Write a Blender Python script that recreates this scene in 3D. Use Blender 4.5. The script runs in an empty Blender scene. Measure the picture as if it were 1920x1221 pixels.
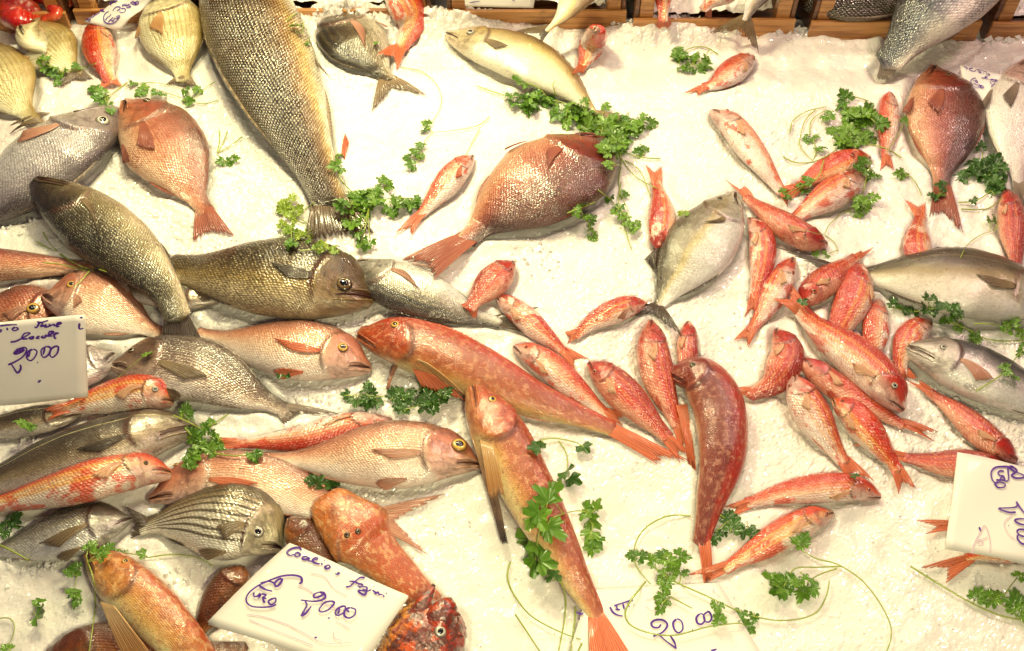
import bpy, math, random
import numpy as np
from mathutils import Vector
from mathutils.bvhtree import BVHTree
random.seed(7); RNG = np.random.default_rng(7)
SC = bpy.context.scene; COL = SC.collection

# ---------------------------------------------------------------- camera
PITCH = math.radians(54); DIST = 1.82; HF = math.radians(50)
CAM = np.array([0.0, -DIST*math.cos(PITCH), DIST*math.sin(PITCH)])
cd = bpy.data.cameras.new('camera'); cam = bpy.data.objects.new('camera', cd); COL.objects.link(cam)
cam.location = CAM; cam.rotation_euler = (math.pi/2-PITCH, 0, 0)
cd.sensor_width = 36; cd.lens = 18/math.tan(HF/2); cd.clip_end = 50; cd.clip_start = .02
SC.camera = cam
# ---------------------------------------------------------------- world and lamps
w = bpy.data.worlds.new('World'); SC.world = w; w.use_nodes = True
WN = w.node_tree.nodes; WL = w.node_tree.links
bg = WN['Background']
tc = WN.new('ShaderNodeTexCoord'); nz = WN.new('ShaderNodeTexNoise'); nz.inputs['Scale'].default_value = 2.2
cr = WN.new('ShaderNodeValToRGB'); cr.color_ramp.elements[0].position = .42; cr.color_ramp.elements[1].position = .62
cr.color_ramp.elements[0].color = (.05, .035, .03, 1); cr.color_ramp.elements[1].color = (.85, .68, .72, 1)
WL.new(tc.outputs['Generated'], nz.inputs['Vector']); WL.new(nz.outputs['Fac'], cr.inputs['Fac']); WL.new(cr.outputs['Color'], bg.inputs['Color'])
bg.inputs['Strength'].default_value = .18
def area(name, loc, target, size, power, col):
    l = bpy.data.lights.new(name, 'AREA'); l.shape = 'DISK'; l.size = size; l.energy = power; l.color = col
    o = bpy.data.objects.new(name, l); COL.objects.link(o); o.location = loc
    o.rotation_euler = (Vector(target)-Vector(loc)).to_track_quat('-Z', 'Y').to_euler(); return o
def bulb(name, loc, power, col, r=.03):
    l = bpy.data.lights.new(name, 'POINT'); l.energy = power; l.color = col; l.shadow_soft_size = r
    o = bpy.data.objects.new(name, l); COL.objects.link(o); o.location = loc
WARM = (1, .90, .50)
area('lamp_back', (-.35, .75, 1.15), (-.25, .42, 0), .2, 10, WARM)
area('lamp_front', (.15, -.95, 1.0), (.05, -.62, 0), .2, 6.5, WARM)
area('lamp_side', (1.3, .6, 1.6), (.6, .1, 0), .25, 6, (1, .64, .55))
for i, (x, y, z, p) in enumerate([(-1.0, 1.7, 1.35, 4.5), (-.35, 1.75, 1.3, 4.5), (.3, 1.7, 1.35, 4.5), (1.0, 1.75, 1.3, 4.5), (-.75, 1.1, 1.3, 2.2), (-.1, 1.05, 1.35, 2.2), (.55, 1.1, 1.3, 2.0), (1.2, 1.0, 1.3, 1.6), (-1.1, .45, 1.4, 1.6), (-.4, .4, 1.4, 1.2), (.35, .45, 1.4, 1.2), (.9, .35, 1.4, 1.2)]):
    bulb('bulb', (x, y, z), p*(2.7 if x < .5 else 2.2), (1, .88, .48) if x < .5 else (1, .78, .62), .024)
SC.view_settings.view_transform = 'Standard'; SC.view_settings.look = 'None'
SC.view_settings.exposure = .72; SC.view_settings.gamma = 1; SC.view_settings.use_curve_mapping = False
SC.render.engine = 'CYCLES'

# ---------------------------------------------------------------- pixel -> place
FW = np.array([0, math.cos(PITCH), -math.sin(PITCH)]); UPV = np.array([0, math.sin(PITCH), math.cos(PITCH)])
def ray(px, py):
    k = math.tan(HF/2)/960
    return FW + np.array([1, 0, 0])*(px-960)*k + UPV*(610.5-py)*k
def at(px, py, z=0.0):
    d = ray(px, py); return CAM + d*((z-CAM[2])/d[2])

# ---------------------------------------------------------------- helpers
def catmull(P, n):
    P = np.asarray(P, float)
    if len(P) == 2:
        t = np.linspace(0, 1, n)[:, None]; return P[0]*(1-t)+P[1]*t
    Q = np.vstack([2*P[0]-P[1], P, 2*P[-1]-P[-2]]); out = []
    for i in range(1, len(Q)-2):
        for t in np.linspace(0, 1, 16, endpoint=False):
            a, b, c, d = Q[i-1:i+3]
            out.append(.5*(2*b+(c-a)*t+(2*a-5*b+4*c-d)*t*t+(3*b-a-3*c+d)*t**3))
    out.append(P[-1]); out = np.array(out)
    s = np.r_[0, np.cumsum(np.linalg.norm(np.diff(out, axis=0), axis=1))]
    ss = np.linspace(0, s[-1], n)
    return np.stack([np.interp(ss, s, out[:, k]) for k in range(P.shape[1])], 1)
BVH_V, BVH_F = [], []; _bn = 0
def reg(V, F):
    global _bn
    BVH_V.append(V); BVH_F.extend([tuple(int(i)+_bn for i in f) for f in F]); _bn += len(V)
def mesh(name, V, F, mat, parent=None, origin=(0, 0, 0), smooth=True, uv=None, attrs=None, uv2=None):
    V = np.asarray(V, float)-np.asarray(origin)
    me = bpy.data.meshes.new(name); me.from_pydata(V.tolist(), [], [list(map(int, f)) for f in F])
    if smooth: me.polygons.foreach_set('use_smooth', [True]*len(me.polygons))
    li = np.zeros(len(me.loops), int); me.loops.foreach_get('vertex_index', li)
    for nm, u in (('UVMap', uv), ('metric', uv2)):
        if u is not None:
            l = me.uv_layers.new(name=nm); l.data.foreach_set('uv', np.asarray(u)[li].astype(np.float32).ravel())
    for k, a in (attrs or {}).items():
        at_ = me.attributes.new(k, 'FLOAT', 'POINT'); at_.data.foreach_set('value', np.asarray(a, np.float32))
    me.materials.append(mat); me.update()
    o = bpy.data.objects.new(name, me); COL.objects.link(o)
    if parent is not None:
        o.parent = parent
    else: o.location = origin
    return o
def empty(name, loc, label, cat, group=None):
    o = bpy.data.objects.new(name, None); COL.objects.link(o); o.location = loc; o.empty_display_size = .02
    o['label'] = label; o['category'] = cat
    if group: o['group'] = group
    return o
def gridfaces(n, m, wrap=False):
    F = []
    for i in range(n-1):
        for j in range(m if wrap else m-1):
            j2 = (j+1) % m; F.append((i*m+j, i*m+j2, (i+1)*m+j2, (i+1)*m+j))
    return F
def tube(P, r, k=6):
    P = np.asarray(P); n = len(P); r = np.broadcast_to(r, n)
    T = np.gradient(P, axis=0); T /= np.linalg.norm(T, axis=1)[:, None]+1e-9
    A = np.cross(T, [0.1, 0.05, 1.0]); A /= np.linalg.norm(A, axis=1)[:, None]+1e-9; B = np.cross(T, A)
    V = []
    for i in range(n):
        for j in range(k):
            f = 2*math.pi*j/k; V.append(P[i]+r[i]*(A[i]*math.cos(f)+B[i]*math.sin(f)))
    F = gridfaces(n, k, True); F.append(tuple(range(k))[::-1]); F.append(tuple((n-1)*k+j for j in range(k)))
    return np.array(V), F
def join(parts):
    V = []; F = []; n = 0
    for v, f in parts:
        V.append(np.asarray(v)); F += [tuple(i+n for i in q) for q in f]; n += len(v)
    return np.vstack(V), F

# ---------------------------------------------------------------- materials
class N:
    def __init__(s, name):
        s.m = bpy.data.materials.new(name); s.m.use_nodes = True; s.t = s.m.node_tree
        s.b = s.t.nodes['Principled BSDF']
    def n(s, ty, **k):
        x = s.t.nodes.new(ty)
        for a, v in k.items():
            if hasattr(x, a): setattr(x, a, v)
        return x
    def L(s, a, b): s.t.links.new(a, b)
    def val(s, x, inp):
        if isinstance(x, (int, float)): inp.default_value = x
        elif isinstance(x, tuple): inp.default_value = x if len(x) == 4 or inp.type == 'VECTOR' else x+(1,)
        else: s.L(x, inp)
    def math(s, op, a, b=0.0, clamp=False):
        x = s.n('ShaderNodeMath', operation=op, use_clamp=clamp); s.val(a, x.inputs[0]); s.val(b, x.inputs[1]); return x.outputs[0]
    def mix(s, f, a, b, mode='MIX'):
        x = s.n('ShaderNodeMix', data_type='RGBA', blend_type=mode); s.val(f, x.inputs[0]); s.val(a, x.inputs[6]); s.val(b, x.inputs[7]); return x.outputs[2]
    def ramp(s, f, pts):
        x = s.n('ShaderNodeValToRGB'); s.val(f, x.inputs[0]); e = x.color_ramp.elements
        while len(e) < len(pts): e.new(.5)
        for q, (p, c) in zip(e, pts): q.position = p; q.color = tuple(c)+(1,) if isinstance(c, tuple) else (c, c, c, 1)
        return x.outputs[0]
    def step(s, f, lo, hi):
        x = s.n('ShaderNodeMapRange', interpolation_type='SMOOTHSTEP'); s.val(f, x.inputs[0]); x.inputs[1].default_value = lo; x.inputs[2].default_value = hi; return x.outputs[0]
    def noise(s, vec, scale, detail=3, rough=.55):
        x = s.n('ShaderNodeTexNoise'); s.L(vec, x.inputs['Vector']); x.inputs['Scale'].default_value = scale; x.inputs['Detail'].default_value = detail; x.inputs['Roughness'].default_value = rough; return x.outputs['Fac']
    def bump(s, h, st, dist=.001, prev=None):
        x = s.n('ShaderNodeBump'); s.val(st, x.inputs['Strength']); x.inputs['Distance'].default_value = dist; s.L(h, x.inputs['Height'])
        if prev is not None: s.L(prev, x.inputs['Normal'])
        return x.outputs['Normal']
    def P(s, **k):
        nm = dict(col='Base Color', rough='Roughness', metal='Metallic', normal='Normal', coat='Coat Weight', coatr='Coat Roughness', sss='Subsurface Weight', spec='Specular IOR Level', trans='Transmission Weight', ior='IOR', coatn='Coat Normal')
        for a, v in k.items(): s.val(v, s.b.inputs[nm[a]])
        return s.m

def fishmat(name, ramp, scale=.004, samt=.6, edge=(.1, .03, .02), light=None, blotch=None, bl2=None, stripes=None, hrows=None, metal=.15, rough=.28,
            speck=None, lat=None, bumps=.6, headcol=None, headamt=.5, glint=.5, bony=1.2, rnd_=.38):
    s = N(name); dp = lambda c: tuple(.86*x**(1+1.0*(1-x)) for x in c)
    ramp = [(p, dp(c)) for p, c in ramp]; headcol = dp(headcol) if headcol else None
    uv = s.n('ShaderNodeUVMap', uv_map='UVMap').outputs[0]; me = s.n('ShaderNodeUVMap', uv_map='metric').outputs[0]
    sp = s.n('ShaderNodeSeparateXYZ'); s.L(uv, sp.inputs[0]); U, Vv = sp.outputs[0], sp.outputs[1]
    head = s.n('ShaderNodeAttribute', attribute_name='head').outputs['Fac']; crease = s.n('ShaderNodeAttribute', attribute_name='crease').outputs['Fac']
    rnd = s.n('ShaderNodeAttribute', attribute_name='seed').outputs['Fac']
    cb = s.n('ShaderNodeCombineXYZ'); s.L(rnd, cb.inputs[2])
    ad = s.n('ShaderNodeVectorMath', operation='ADD'); s.L(me, ad.inputs[0]); s.L(cb.outputs[0], ad.inputs[1]); mv = ad.outputs[0]
    n1 = s.noise(mv, 22, 4); nf = s.noise(mv, 140, 4, .65)
    v2 = s.math('ADD', Vv, s.math('MULTIPLY', s.math('SUBTRACT', n1, .5), .22))
    c = s.ramp(v2, ramp)
    if headcol: c = s.mix(s.math('MULTIPLY', head, headamt), c, headcol)
    if blotch:   # (scale, lo, hi, colour)
        for q in (blotch if isinstance(blotch, list) else [blotch]):
            b = s.step(s.noise(mv, q[0], 5, .62), q[1], q[2]); c = s.mix(s.math('MULTIPLY', b, q[4] if len(q) > 4 else 1.0), c, q[3])
    if stripes:  # (count, colour, amount, vmin, vmax)
        wv = s.math('SINE', s.math('ADD', s.math('MULTIPLY', Vv, stripes[0]*6.283), s.math('MULTIPLY', n1, 2.0)))
        wv = s.step(wv, -.1, .8); msk = s.math('MULTIPLY', s.step(Vv, stripes[3], stripes[3]+.08), s.math('SUBTRACT', 1.0, s.step(Vv, stripes[4]-.05, stripes[4])))
        wv = s.math('MULTIPLY', wv, s.math('MULTIPLY', msk, s.math('SUBTRACT', 1.0, head)))
        c = s.mix(s.math('MULTIPLY', wv, stripes[2]), c, stripes[1])
    # scales: overlapping cells in staggered rows, each free edge towards the tail
    mp = s.n('ShaderNodeMapping'); s.L(me, mp.inputs[0]); mp.inputs['Scale'].default_value = (1/scale, 1.12/scale, 0)
    sx = s.n('ShaderNodeSeparateXYZ'); s.L(mp.outputs[0], sx.inputs[0])
    sh = s.n('ShaderNodeCombineXYZ'); s.L(s.math('ADD', sx.outputs[0], s.math('MULTIPLY', sx.outputs[1], .5)), sh.inputs[0]); s.L(sx.outputs[1], sh.inputs[1])
    vo = s.n('ShaderNodeTexVoronoi', feature='F1'); s.L(sh.outputs[0], vo.inputs['Vector']); vo.inputs['Scale'].default_value = 1; vo.inputs['Randomness'].default_value = rnd_
    d = vo.outputs['Distance']; sepc = s.n('ShaderNodeSeparateColor'); s.L(vo.outputs['Color'], sepc.inputs[0]); cellr = sepc.outputs[0]
    body = s.math('SUBTRACT', 1.0, head)
    ed = s.math('MULTIPLY', s.step(d, .30, .62), s.math('MULTIPLY', body, s.math('MULTIPLY', samt, s.math('ADD', .35, s.step(s.noise(mv, 16, 3), .35, .62)))))
    c = s.mix(ed, c, edge)
    if light: c = s.mix(s.math('MULTIPLY', s.math('MULTIPLY', s.step(d, .4, .05), body), .5), c, light)
    c = s.mix(s.math('MULTIPLY', s.math('SUBTRACT', cellr, .5), .35), c, (1, .95, .85), 'OVERLAY')
    if hrows: 
        c = s.mix(s.math('MULTIPLY', s.math('MULTIPLY', s.step(s.math('SINE', s.math('MULTIPLY', sx.outputs[1], 3.1416)), .2, .9), body), hrows[1]), c, hrows[0])
    if lat:
        l = s.math('ABSOLUTE', s.math('SUBTRACT', Vv, s.math('ADD', .68, s.math('MULTIPLY', s.math('SINE', s.math('MULTIPLY', U, 3.1)), .06))))
        c = s.mix(s.math('MULTIPLY', s.math('SUBTRACT', 1.0, s.step(l, .004, .016)), .6), c, lat)
    if speck: c = s.mix(s.step(s.noise(mv, speck[0], 3, .7), speck[1], speck[1]+.06), c, speck[2])
    c = s.mix(s.math('MULTIPLY', s.step(nf, .35, .7), .25), c, tuple(x*.45 for x in ramp[len(ramp)//2][1]))
    hm = s.math('MULTIPLY', s.step(s.noise(mv, 55, 4, .65), .42, .68), s.math('MULTIPLY', head, .5)); c = s.mix(hm, c, tuple(x*.35 for x in ramp[-1][1]))
    c = s.mix(s.math('MULTIPLY', crease, .85), c, (.09, .02, .012))
    h = s.math('ADD', s.math('MULTIPLY', s.math('MULTIPLY', s.math('SUBTRACT', 1.0, d), body), 1.0), s.math('ADD', s.math('MULTIPLY', nf, .6), s.math('MULTIPLY', s.math('MULTIPLY', head, s.noise(mv, 110, 4, .7)), bony)))
    nb = s.bump(h, bumps, scale*.35)
    nb = s.bump(s.noise(mv, 75, 3, .6), .4, .0016, nb); nb = s.bump(s.noise(mv, 260, 3, .7), glint, .0010, nb)
    nc = s.bump(h, min(1, bumps*.7), scale*.35); nc = s.bump(s.noise(mv, 60, 3, .55), .4, .0022, nc); nc = s.bump(s.noise(mv, 210, 2, .6), .25*glint, .0010, nc)
    wet = s.noise(mv, 60, 3)
    s.P(col=c, rough=s.math('ADD', rough-.10, s.math('MULTIPLY', wet, .25)), metal=metal, normal=nb, coat=1.0, coatr=.06, spec=.6, sss=.03)
    s.L(nc, s.b.inputs['Coat Normal'])
    s.b.inputs['Subsurface Radius'].default_value = (.01, .004, .002); s.b.inputs['Subsurface Scale'].default_value = .5
    return s.m
def finmat(name, root, tip, ray=(.1, .03, .02), amt=.5, rough=.35, alpha=.5):
    s = N(name); uv = s.n('ShaderNodeUVMap', uv_map='UVMap').outputs[0]
    sp = s.n('ShaderNodeSeparateXYZ'); s.L(uv, sp.inputs[0]); a, r = sp.outputs[0], sp.outputs[1]
    co = s.n('ShaderNodeTexCoord').outputs['Object']; n = s.noise(co, 60, 4)
    c = s.mix(s.math('ADD', r, s.math('MULTIPLY', s.math('SUBTRACT', n, .5), .8), True), root, tip)
    rr = s.math('SINE', s.math('MULTIPLY', s.math('ADD', a, s.math('MULTIPLY', n, .02)), 110.0))
    c = s.mix(s.math('MULTIPLY', s.step(rr, 0, 1), amt), c, ray)
    nb = s.bump(rr, .6, .0008); nb = s.bump(s.noise(co, 350, 2), .3, .0005, nb)
    s.val(s.math('SUBTRACT', 1.0, s.math('MULTIPLY', s.math('MULTIPLY', r, alpha), s.math('SUBTRACT', 1.0, s.math('MULTIPLY', s.step(rr, 0, 1), .6)))), s.b.inputs['Alpha'])
    return s.P(col=c, rough=rough, normal=nb, coat=.6, coatr=.15, sss=.0)
def plain(name, col, rough=.5, metal=0, coat=0, nscale=60, var=.3, bump=.2, dist=.001):
    s = N(name); co = s.n('ShaderNodeTexCoord').outputs['Object']; n = s.noise(co, nscale, 4)
    c = s.mix(s.math('MULTIPLY', n, var), col, tuple(x*.5 for x in col))
    return s.P(col=c, rough=rough, metal=metal, coat=coat, normal=s.bump(n, bump, dist))

M = {}
MUL = dict(scale=.0052, samt=.42, edge=(.50, .05, .015), light=(.92, .62, .42), metal=.05, rough=.25, bumps=.8, headcol=(.62, .11, .07), headamt=.4)
YL = (.86, .42, .06)
M['mullet_pink'] = fishmat('mullet_pink', [(.15, (.97, .86, .82)), (.42, (.94, .70, .60)), (.58, (.80, .28, .19)), (.8, (.62, .08, .055))], blotch=[(22, .50, .60, (.56, .035, .012), .85), (30, .57, .64, (.92, .72, .60), .85)], stripes=(4.5, YL, .45, .2, .75), **MUL)
M['mullet_red'] = fishmat('mullet_red', [(.12, (.90, .56, .46)), (.38, (.72, .17, .12)), (.8, (.46, .045, .035))], blotch=[(24, .50, .64, (.36, .018, .01), .85), (28, .60, .68, (.88, .50, .34), .65)], stripes=(4.5, (.75, .25, .05), .35, .2, .75), **MUL)
M['mullet_orange'] = fishmat('mullet_orange', [(.15, (.97, .88, .78)), (.38, (.95, .72, .48)), (.55, (.86, .30, .12)), (.8, (.70, .09, .035))], blotch=[(20, .50, .60, (.70, .06, .01), .9), (34, .60, .67, (.93, .70, .50), .7)], stripes=(4, YL, .6, .2, .7), **MUL)
M['mullet_pale'] = fishmat('mullet_pale', [(.15, (.97, .91, .87)), (.5, (.95, .78, .70)), (.7, (.86, .42, .29)), (.85, (.68, .14, .075))], blotch=[(24, .53, .61, (.68, .06, .02), .9)], stripes=(4, YL, .4, .3, .7), **MUL)
M['bream_pink'] = fishmat('bream_pink', [(.1, (.90, .68, .54)), (.35, (.78, .46, .32)), (.58, (.56, .25, .16)), (.76, (.30, .11, .075)), (.9, (.18, .06, .045))], scale=.0054, samt=.75, edge=(.36, .10, .05), light=(.92, .72, .55), metal=.18, lat=(.25, .05, .03), headcol=(.62, .26, .17))
M['bream_red'] = fishmat('bream_red', [(.08, (.82, .54, .40)), (.3, (.64, .33, .23)), (.48, (.42, .17, .13)), (.64, (.20, .08, .085)), (.82, (.10, .045, .07))], scale=.0050, samt=.55, edge=(.22, .05, .03), light=(.9, .6, .42), metal=.2, lat=(.14, .03, .03), headcol=(.45, .14, .09))
M['bream_pale'] = fishmat('bream_pale', [(.1, (.96, .86, .80)), (.38, (.90, .68, .56)), (.6, (.74, .44, .32)), (.8, (.50, .25, .17)), (.93, (.32, .14, .10))], scale=.0042, samt=.3, edge=(.50, .24, .16), light=(.95, .82, .7), metal=.2, lat=(.4, .15, .1), headcol=(.74, .40, .32))
M['bream_stripe'] = fishmat('bream_stripe', [(.1, (.96, .92, .84)), (.5, (.84, .78, .68)), (.75, (.46, .39, .28)), (.92, (.10, .085, .06))], scale=.0055, samt=.35, edge=(.14, .10, .04), stripes=(10, (.07, .055, .035), .92, .12, 1.2), metal=.3, headcol=(.70, .62, .42))
M['bream_gold'] = fishmat('bream_gold', [(.1, (.95, .90, .70)), (.5, (.88, .80, .54)), (.95, (.56, .44, .20))], scale=.0058, samt=.35, edge=(.28, .20, .06), stripes=(14, (.36, .24, .08), .7, .12, 1.2), metal=.2, headcol=(.86, .76, .56))
M['bream_dark'] = fishmat('bream_dark', [(.1, (.80, .74, .64)), (.38, (.46, .40, .30)), (.62, (.22, .18, .12)), (.85, (.06, .05, .035))], scale=.0045, samt=.4, edge=(.07, .05, .03), stripes=(9, (.09, .07, .03), .6, .2, 1.2), metal=.3, headcol=(.22, .17, .12))
M['bream_grey'] = fishmat('bream_grey', [(.1, (.94, .84, .80)), (.32, (.68, .57, .50)), (.55, (.34, .27, .23)), (.75, (.10, .08, .07))], scale=.005, samt=.65, edge=(.14, .08, .06), light=(.8, .7, .62), metal=.3, lat=(.1, .06, .04), headcol=(.50, .36, .28), stripes=(8, (.22, .15, .11), .35, .3, 1.2))
M['bream_silver'] = fishmat('bream_silver', [(.1, (.97, .95, .93)), (.4, (.86, .83, .80)), (.6, (.44, .41, .37)), (.78, (.09, .085, .075))], scale=.0038, samt=.45, edge=(.16, .14, .12), light=(.95, .93, .9), metal=.45, headcol=(.45, .42, .36), stripes=(7, (.40, .32, .16), .3, .3, .9))
M['bream_white'] = fishmat('bream_white', [(.1, (.97, .93, .86)), (.5, (.94, .88, .84)), (.8, (.74, .62, .62)), (.95, (.46, .36, .40))], scale=.005, samt=.3, edge=(.42, .34, .32), metal=.25, headcol=(.80, .36, .28))
M['grouper_brown'] = fishmat('grouper_brown', [(.08, (.95, .92, .76)), (.22, (.74, .57, .32)), (.36, (.42, .28, .12)), (.52, (.18, .12, .06)), (.68, (.05, .036, .022))], scale=.0072, samt=.62, edge=(.06, .035, .015), light=(.95, .85, .6), metal=.3, rough=.24, bumps=1.0, glint=.1, rnd_=.16, headcol=(.30, .22, .10))
M['grouper_olive'] = fishmat('grouper_olive', [(.1, (.72, .62, .48)), (.28, (.48, .39, .22)), (.44, (.27, .21, .11)), (.60, (.11, .09, .055)), (.78, (.03, .028, .024))], scale=.0058, samt=.6, edge=(.09, .06, .02), light=(.85, .7, .35), metal=.25, headcol=(.36, .27, .12))
M['bass_olive'] = fishmat('bass_olive', [(.1, (.74, .64, .52)), (.28, (.42, .36, .23)), (.48, (.22, .185, .11)), (.68, (.07, .06, .04)), (.85, (.03, .027, .02))], scale=.005, samt=.55, edge=(.07, .05, .02), light=(.8, .7, .4), metal=.3, headcol=(.22, .17, .09))
M['bass_silver'] = fishmat('bass_silver', [(.1, (.97, .94, .94)), (.45, (.86, .82, .84)), (.7, (.60, .55, .58)), (.9, (.22, .18, .19))], scale=.005, samt=.5, edge=(.22, .19, .20), light=(.95, .93, .95), metal=.4, headcol=(.62, .54, .52))
M['bass_blue'] = fishmat('bass_blue', [(.1, (.96, .86, .80)), (.35, (.84, .76, .72)), (.55, (.46, .44, .46)), (.72, (.12, .14, .20)), (.92, (.03, .04, .08))], scale=.0065, samt=.6, edge=(.05, .05, .06), light=(.9, .88, .85), metal=.4, headcol=(.5, .5, .5))
M['bass_grey'] = fishmat('bass_grey', [(.1, (.88, .80, .74)), (.3, (.54, .46, .36)), (.5, (.26, .21, .145)), (.75, (.07, .058, .042))], scale=.0035, samt=.5, edge=(.12, .09, .06), metal=.3, headcol=(.48, .40, .32), lat=(.7, .6, .3))
M['jack_silver'] = fishmat('jack_silver', [(.1, (.97, .95, .95)), (.42, (.86, .83, .82)), (.54, (.66, .58, .40)), (.62, (.42, .39, .35)), (.85, (.17, .155, .13))], scale=.0028, samt=.3, edge=(.3, .24, .17), metal=.2, rough=.25, headcol=(.52, .48, .40), headamt=.6, bumps=.5, lat=(.16, .13, .06), speck=None)
M['jack_gold'] = fishmat('jack_gold', [(.1, (.97, .93, .89)), (.36, (.82, .76, .68)), (.5, (.48, .42, .30)), (.64, (.18, .155, .11)), (.84, (.06, .055, .045))], scale=.0026, samt=.35, edge=(.22, .15, .06), metal=.15, headcol=(.70, .66, .66), bumps=.5, blotch=[(12, .58, .7, (.28, .22, .10), .5)], lat=(.2, .14, .06))
M['jack_pale'] = fishmat('jack_pale', [(.1, (.97, .94, .80)), (.45, (.92, .86, .66)), (.65, (.72, .60, .36)), (.85, (.42, .32, .18))], scale=.0026, samt=.22, edge=(.4, .32, .2), metal=.2, headcol=(.74, .60, .40), bumps=.5, blotch=[(30, .6, .68, (.34, .30, .26), .5)])
M['blue_fish'] = fishmat('blue_fish', [(.1, (.96, .93, .92)), (.42, (.82, .78, .78)), (.58, (.42, .40, .40)), (.75, (.10, .11, .13))], scale=.003, samt=.3, edge=(.25, .2, .18), metal=.2, headcol=(.68, .60, .54), bumps=.5, blotch=[(14, .6, .68, (.12, .09, .12), .6)])
GU = dict(bony=3.0, scale=.003, samt=.25, edge=(.20, .05, .02), metal=.05, rough=.28, bumps=.6, glint=.8)
M['gurnard_orange'] = fishmat('gurnard_orange', [(.08, (.92, .78, .50)), (.22, (.80, .52, .27)), (.38, (.62, .29, .13)), (.8, (.50, .18, .085)), (.97, (.70, .13, .06))], blotch=[(22, .48, .64, (.38, .10, .045), .4), (100, .5, .62, (.84, .46, .24), .42), (190, .56, .64, (.20, .06, .03), .6)], headcol=(.66, .18, .06), headamt=.55, **GU)
M['gurnard_red'] = fishmat('gurnard_red', [(.06, (.84, .68, .54)), (.17, (.56, .30, .22)), (.36, (.40, .135, .085)), (.8, (.35, .10, .065)), (.95, (.60, .13, .08))], blotch=[(20, .48, .66, (.25, .06, .04), .45), (105, .5, .62, (.64, .32, .20), .4), (190, .56, .64, (.16, .04, .03), .5)], headcol=(.42, .09, .05), headamt=.55, **GU)
M['gurnard_pale'] = fishmat('gurnard_pale', [(.12, (.95, .84, .54)), (.3, (.88, .62, .34)), (.6, (.76, .40, .19)), (.9, (.66, .24, .10))], blotch=[(34, .50, .62, (.44, .13, .05), .6), (90, .5, .6, (.92, .60, .30), .5), (120, .56, .64, (.25, .08, .03), .5)], headcol=(.80, .42, .16), headamt=.6, **GU)
M['scorpion'] = fishmat('scorpion', [(.05, (.94, .60, .24)), (.4, (.82, .28, .08)), (.9, (.50, .08, .03))], scale=.006, samt=.3, edge=(.1, .02, .01), headamt=0, blotch=[(60, .46, .54, (.07, .02, .015), .95), (30, .56, .64, (.35, .04, .03), .8)], rough=.22, bumps=1.0, glint=1, metal=0)
M['brown'] = fishmat('brown', [(.05, (.55, .32, .12)), (.5, (.36, .17, .055)), (.9, (.22, .09, .03))], scale=.004, samt=.4, edge=(.12, .05, .02), blotch=[(60, .52, .62, (.12, .05, .02), .8)], bumps=.8, glint=.9, metal=0)
M['prawn'] = fishmat('prawn', [(.05, (.86, .30, .16)), (.5, (.78, .12, .05)), (.9, (.62, .04, .02))], scale=.02, samt=.1, edge=(.5, .03, .01), bumps=.1, metal=0, glint=.2)
M['fin_red'] = finmat('fin_red', (.72, .16, .07), (.80, .13, .04), (.90, .42, .22), .5)
M['fin_tail'] = finmat('fin_tail', (.20, .12, .05), (.09, .05, .025), (.04, .02, .01), .7)
M['fin_mullet'] = finmat('fin_mullet', (.93, .50, .32), (.95, .60, .38), (.85, .30, .14), .4, alpha=.35)
M['fin_pink'] = finmat('fin_pink', (.74, .42, .30), (.66, .30, .20), (.40, .14, .08), .5)
M['fin_dred'] = finmat('fin_dred', (.42, .11, .06), (.30, .05, .03), (.60, .24, .15), .5)
M['fin_dark'] = finmat('fin_dark', (.10, .07, .045), (.03, .022, .018), (.20, .13, .08), .35)
M['fin_brown'] = finmat('fin_brown', (.34, .24, .13), (.13, .08, .045), (.48, .34, .20), .4)
M['fin_grey'] = finmat('fin_grey', (.42, .32, .25), (.20, .14, .11), (.10, .07, .05), .5)
M['fin_gold'] = finmat('fin_gold', (.80, .50, .22), (.72, .34, .12), (.30, .15, .05), .55)
M['fin_long'] = finmat('fin_long', (.78, .45, .22), (.10, .07, .07), (.12, .07, .05), .7)
def eyemat(name, a, b, c_in):
    s = N(name); uv = s.n('ShaderNodeUVMap', uv_map='UVMap').outputs[0]; sp = s.n('ShaderNodeSeparateXYZ'); s.L(uv, sp.inputs[0])
    co = s.n('ShaderNodeTexCoord').outputs['Object']; n = s.noise(co, 500, 3)
    c = s.ramp(s.math('ADD', sp.outputs[0], s.math('MULTIPLY', n, .08)), [(.30, tuple(x*.7 for x in c_in)), (.55, a), (.82, b), (.98, tuple(x*.3 for x in b))])
    return s.P(col=c, rough=.15, coat=1.0, coatr=.03)
M['eye_gold'] = eyemat('eye_gold', (.80, .52, .10), (.50, .26, .06), (.85, .7, .3))
M['eye_red'] = eyemat('eye_red', (.60, .14, .06), (.45, .07, .03), (.8, .5, .3))
M['eye_silver'] = eyemat('eye_silver', (.75, .70, .58), (.30, .27, .22), (.85, .8, .6))
M['eye_brown'] = eyemat('eye_brown', (.20, .12, .04), (.08, .05, .02), (.55, .38, .12))
s = N('mouth'); M['mouth'] = s.P(col=(.05, .012, .01), rough=.3)
s = N('pupil'); M['pupil'] = s.P(col=(.004, .004, .006), rough=.08, coat=1.0, coatr=.03)

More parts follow.
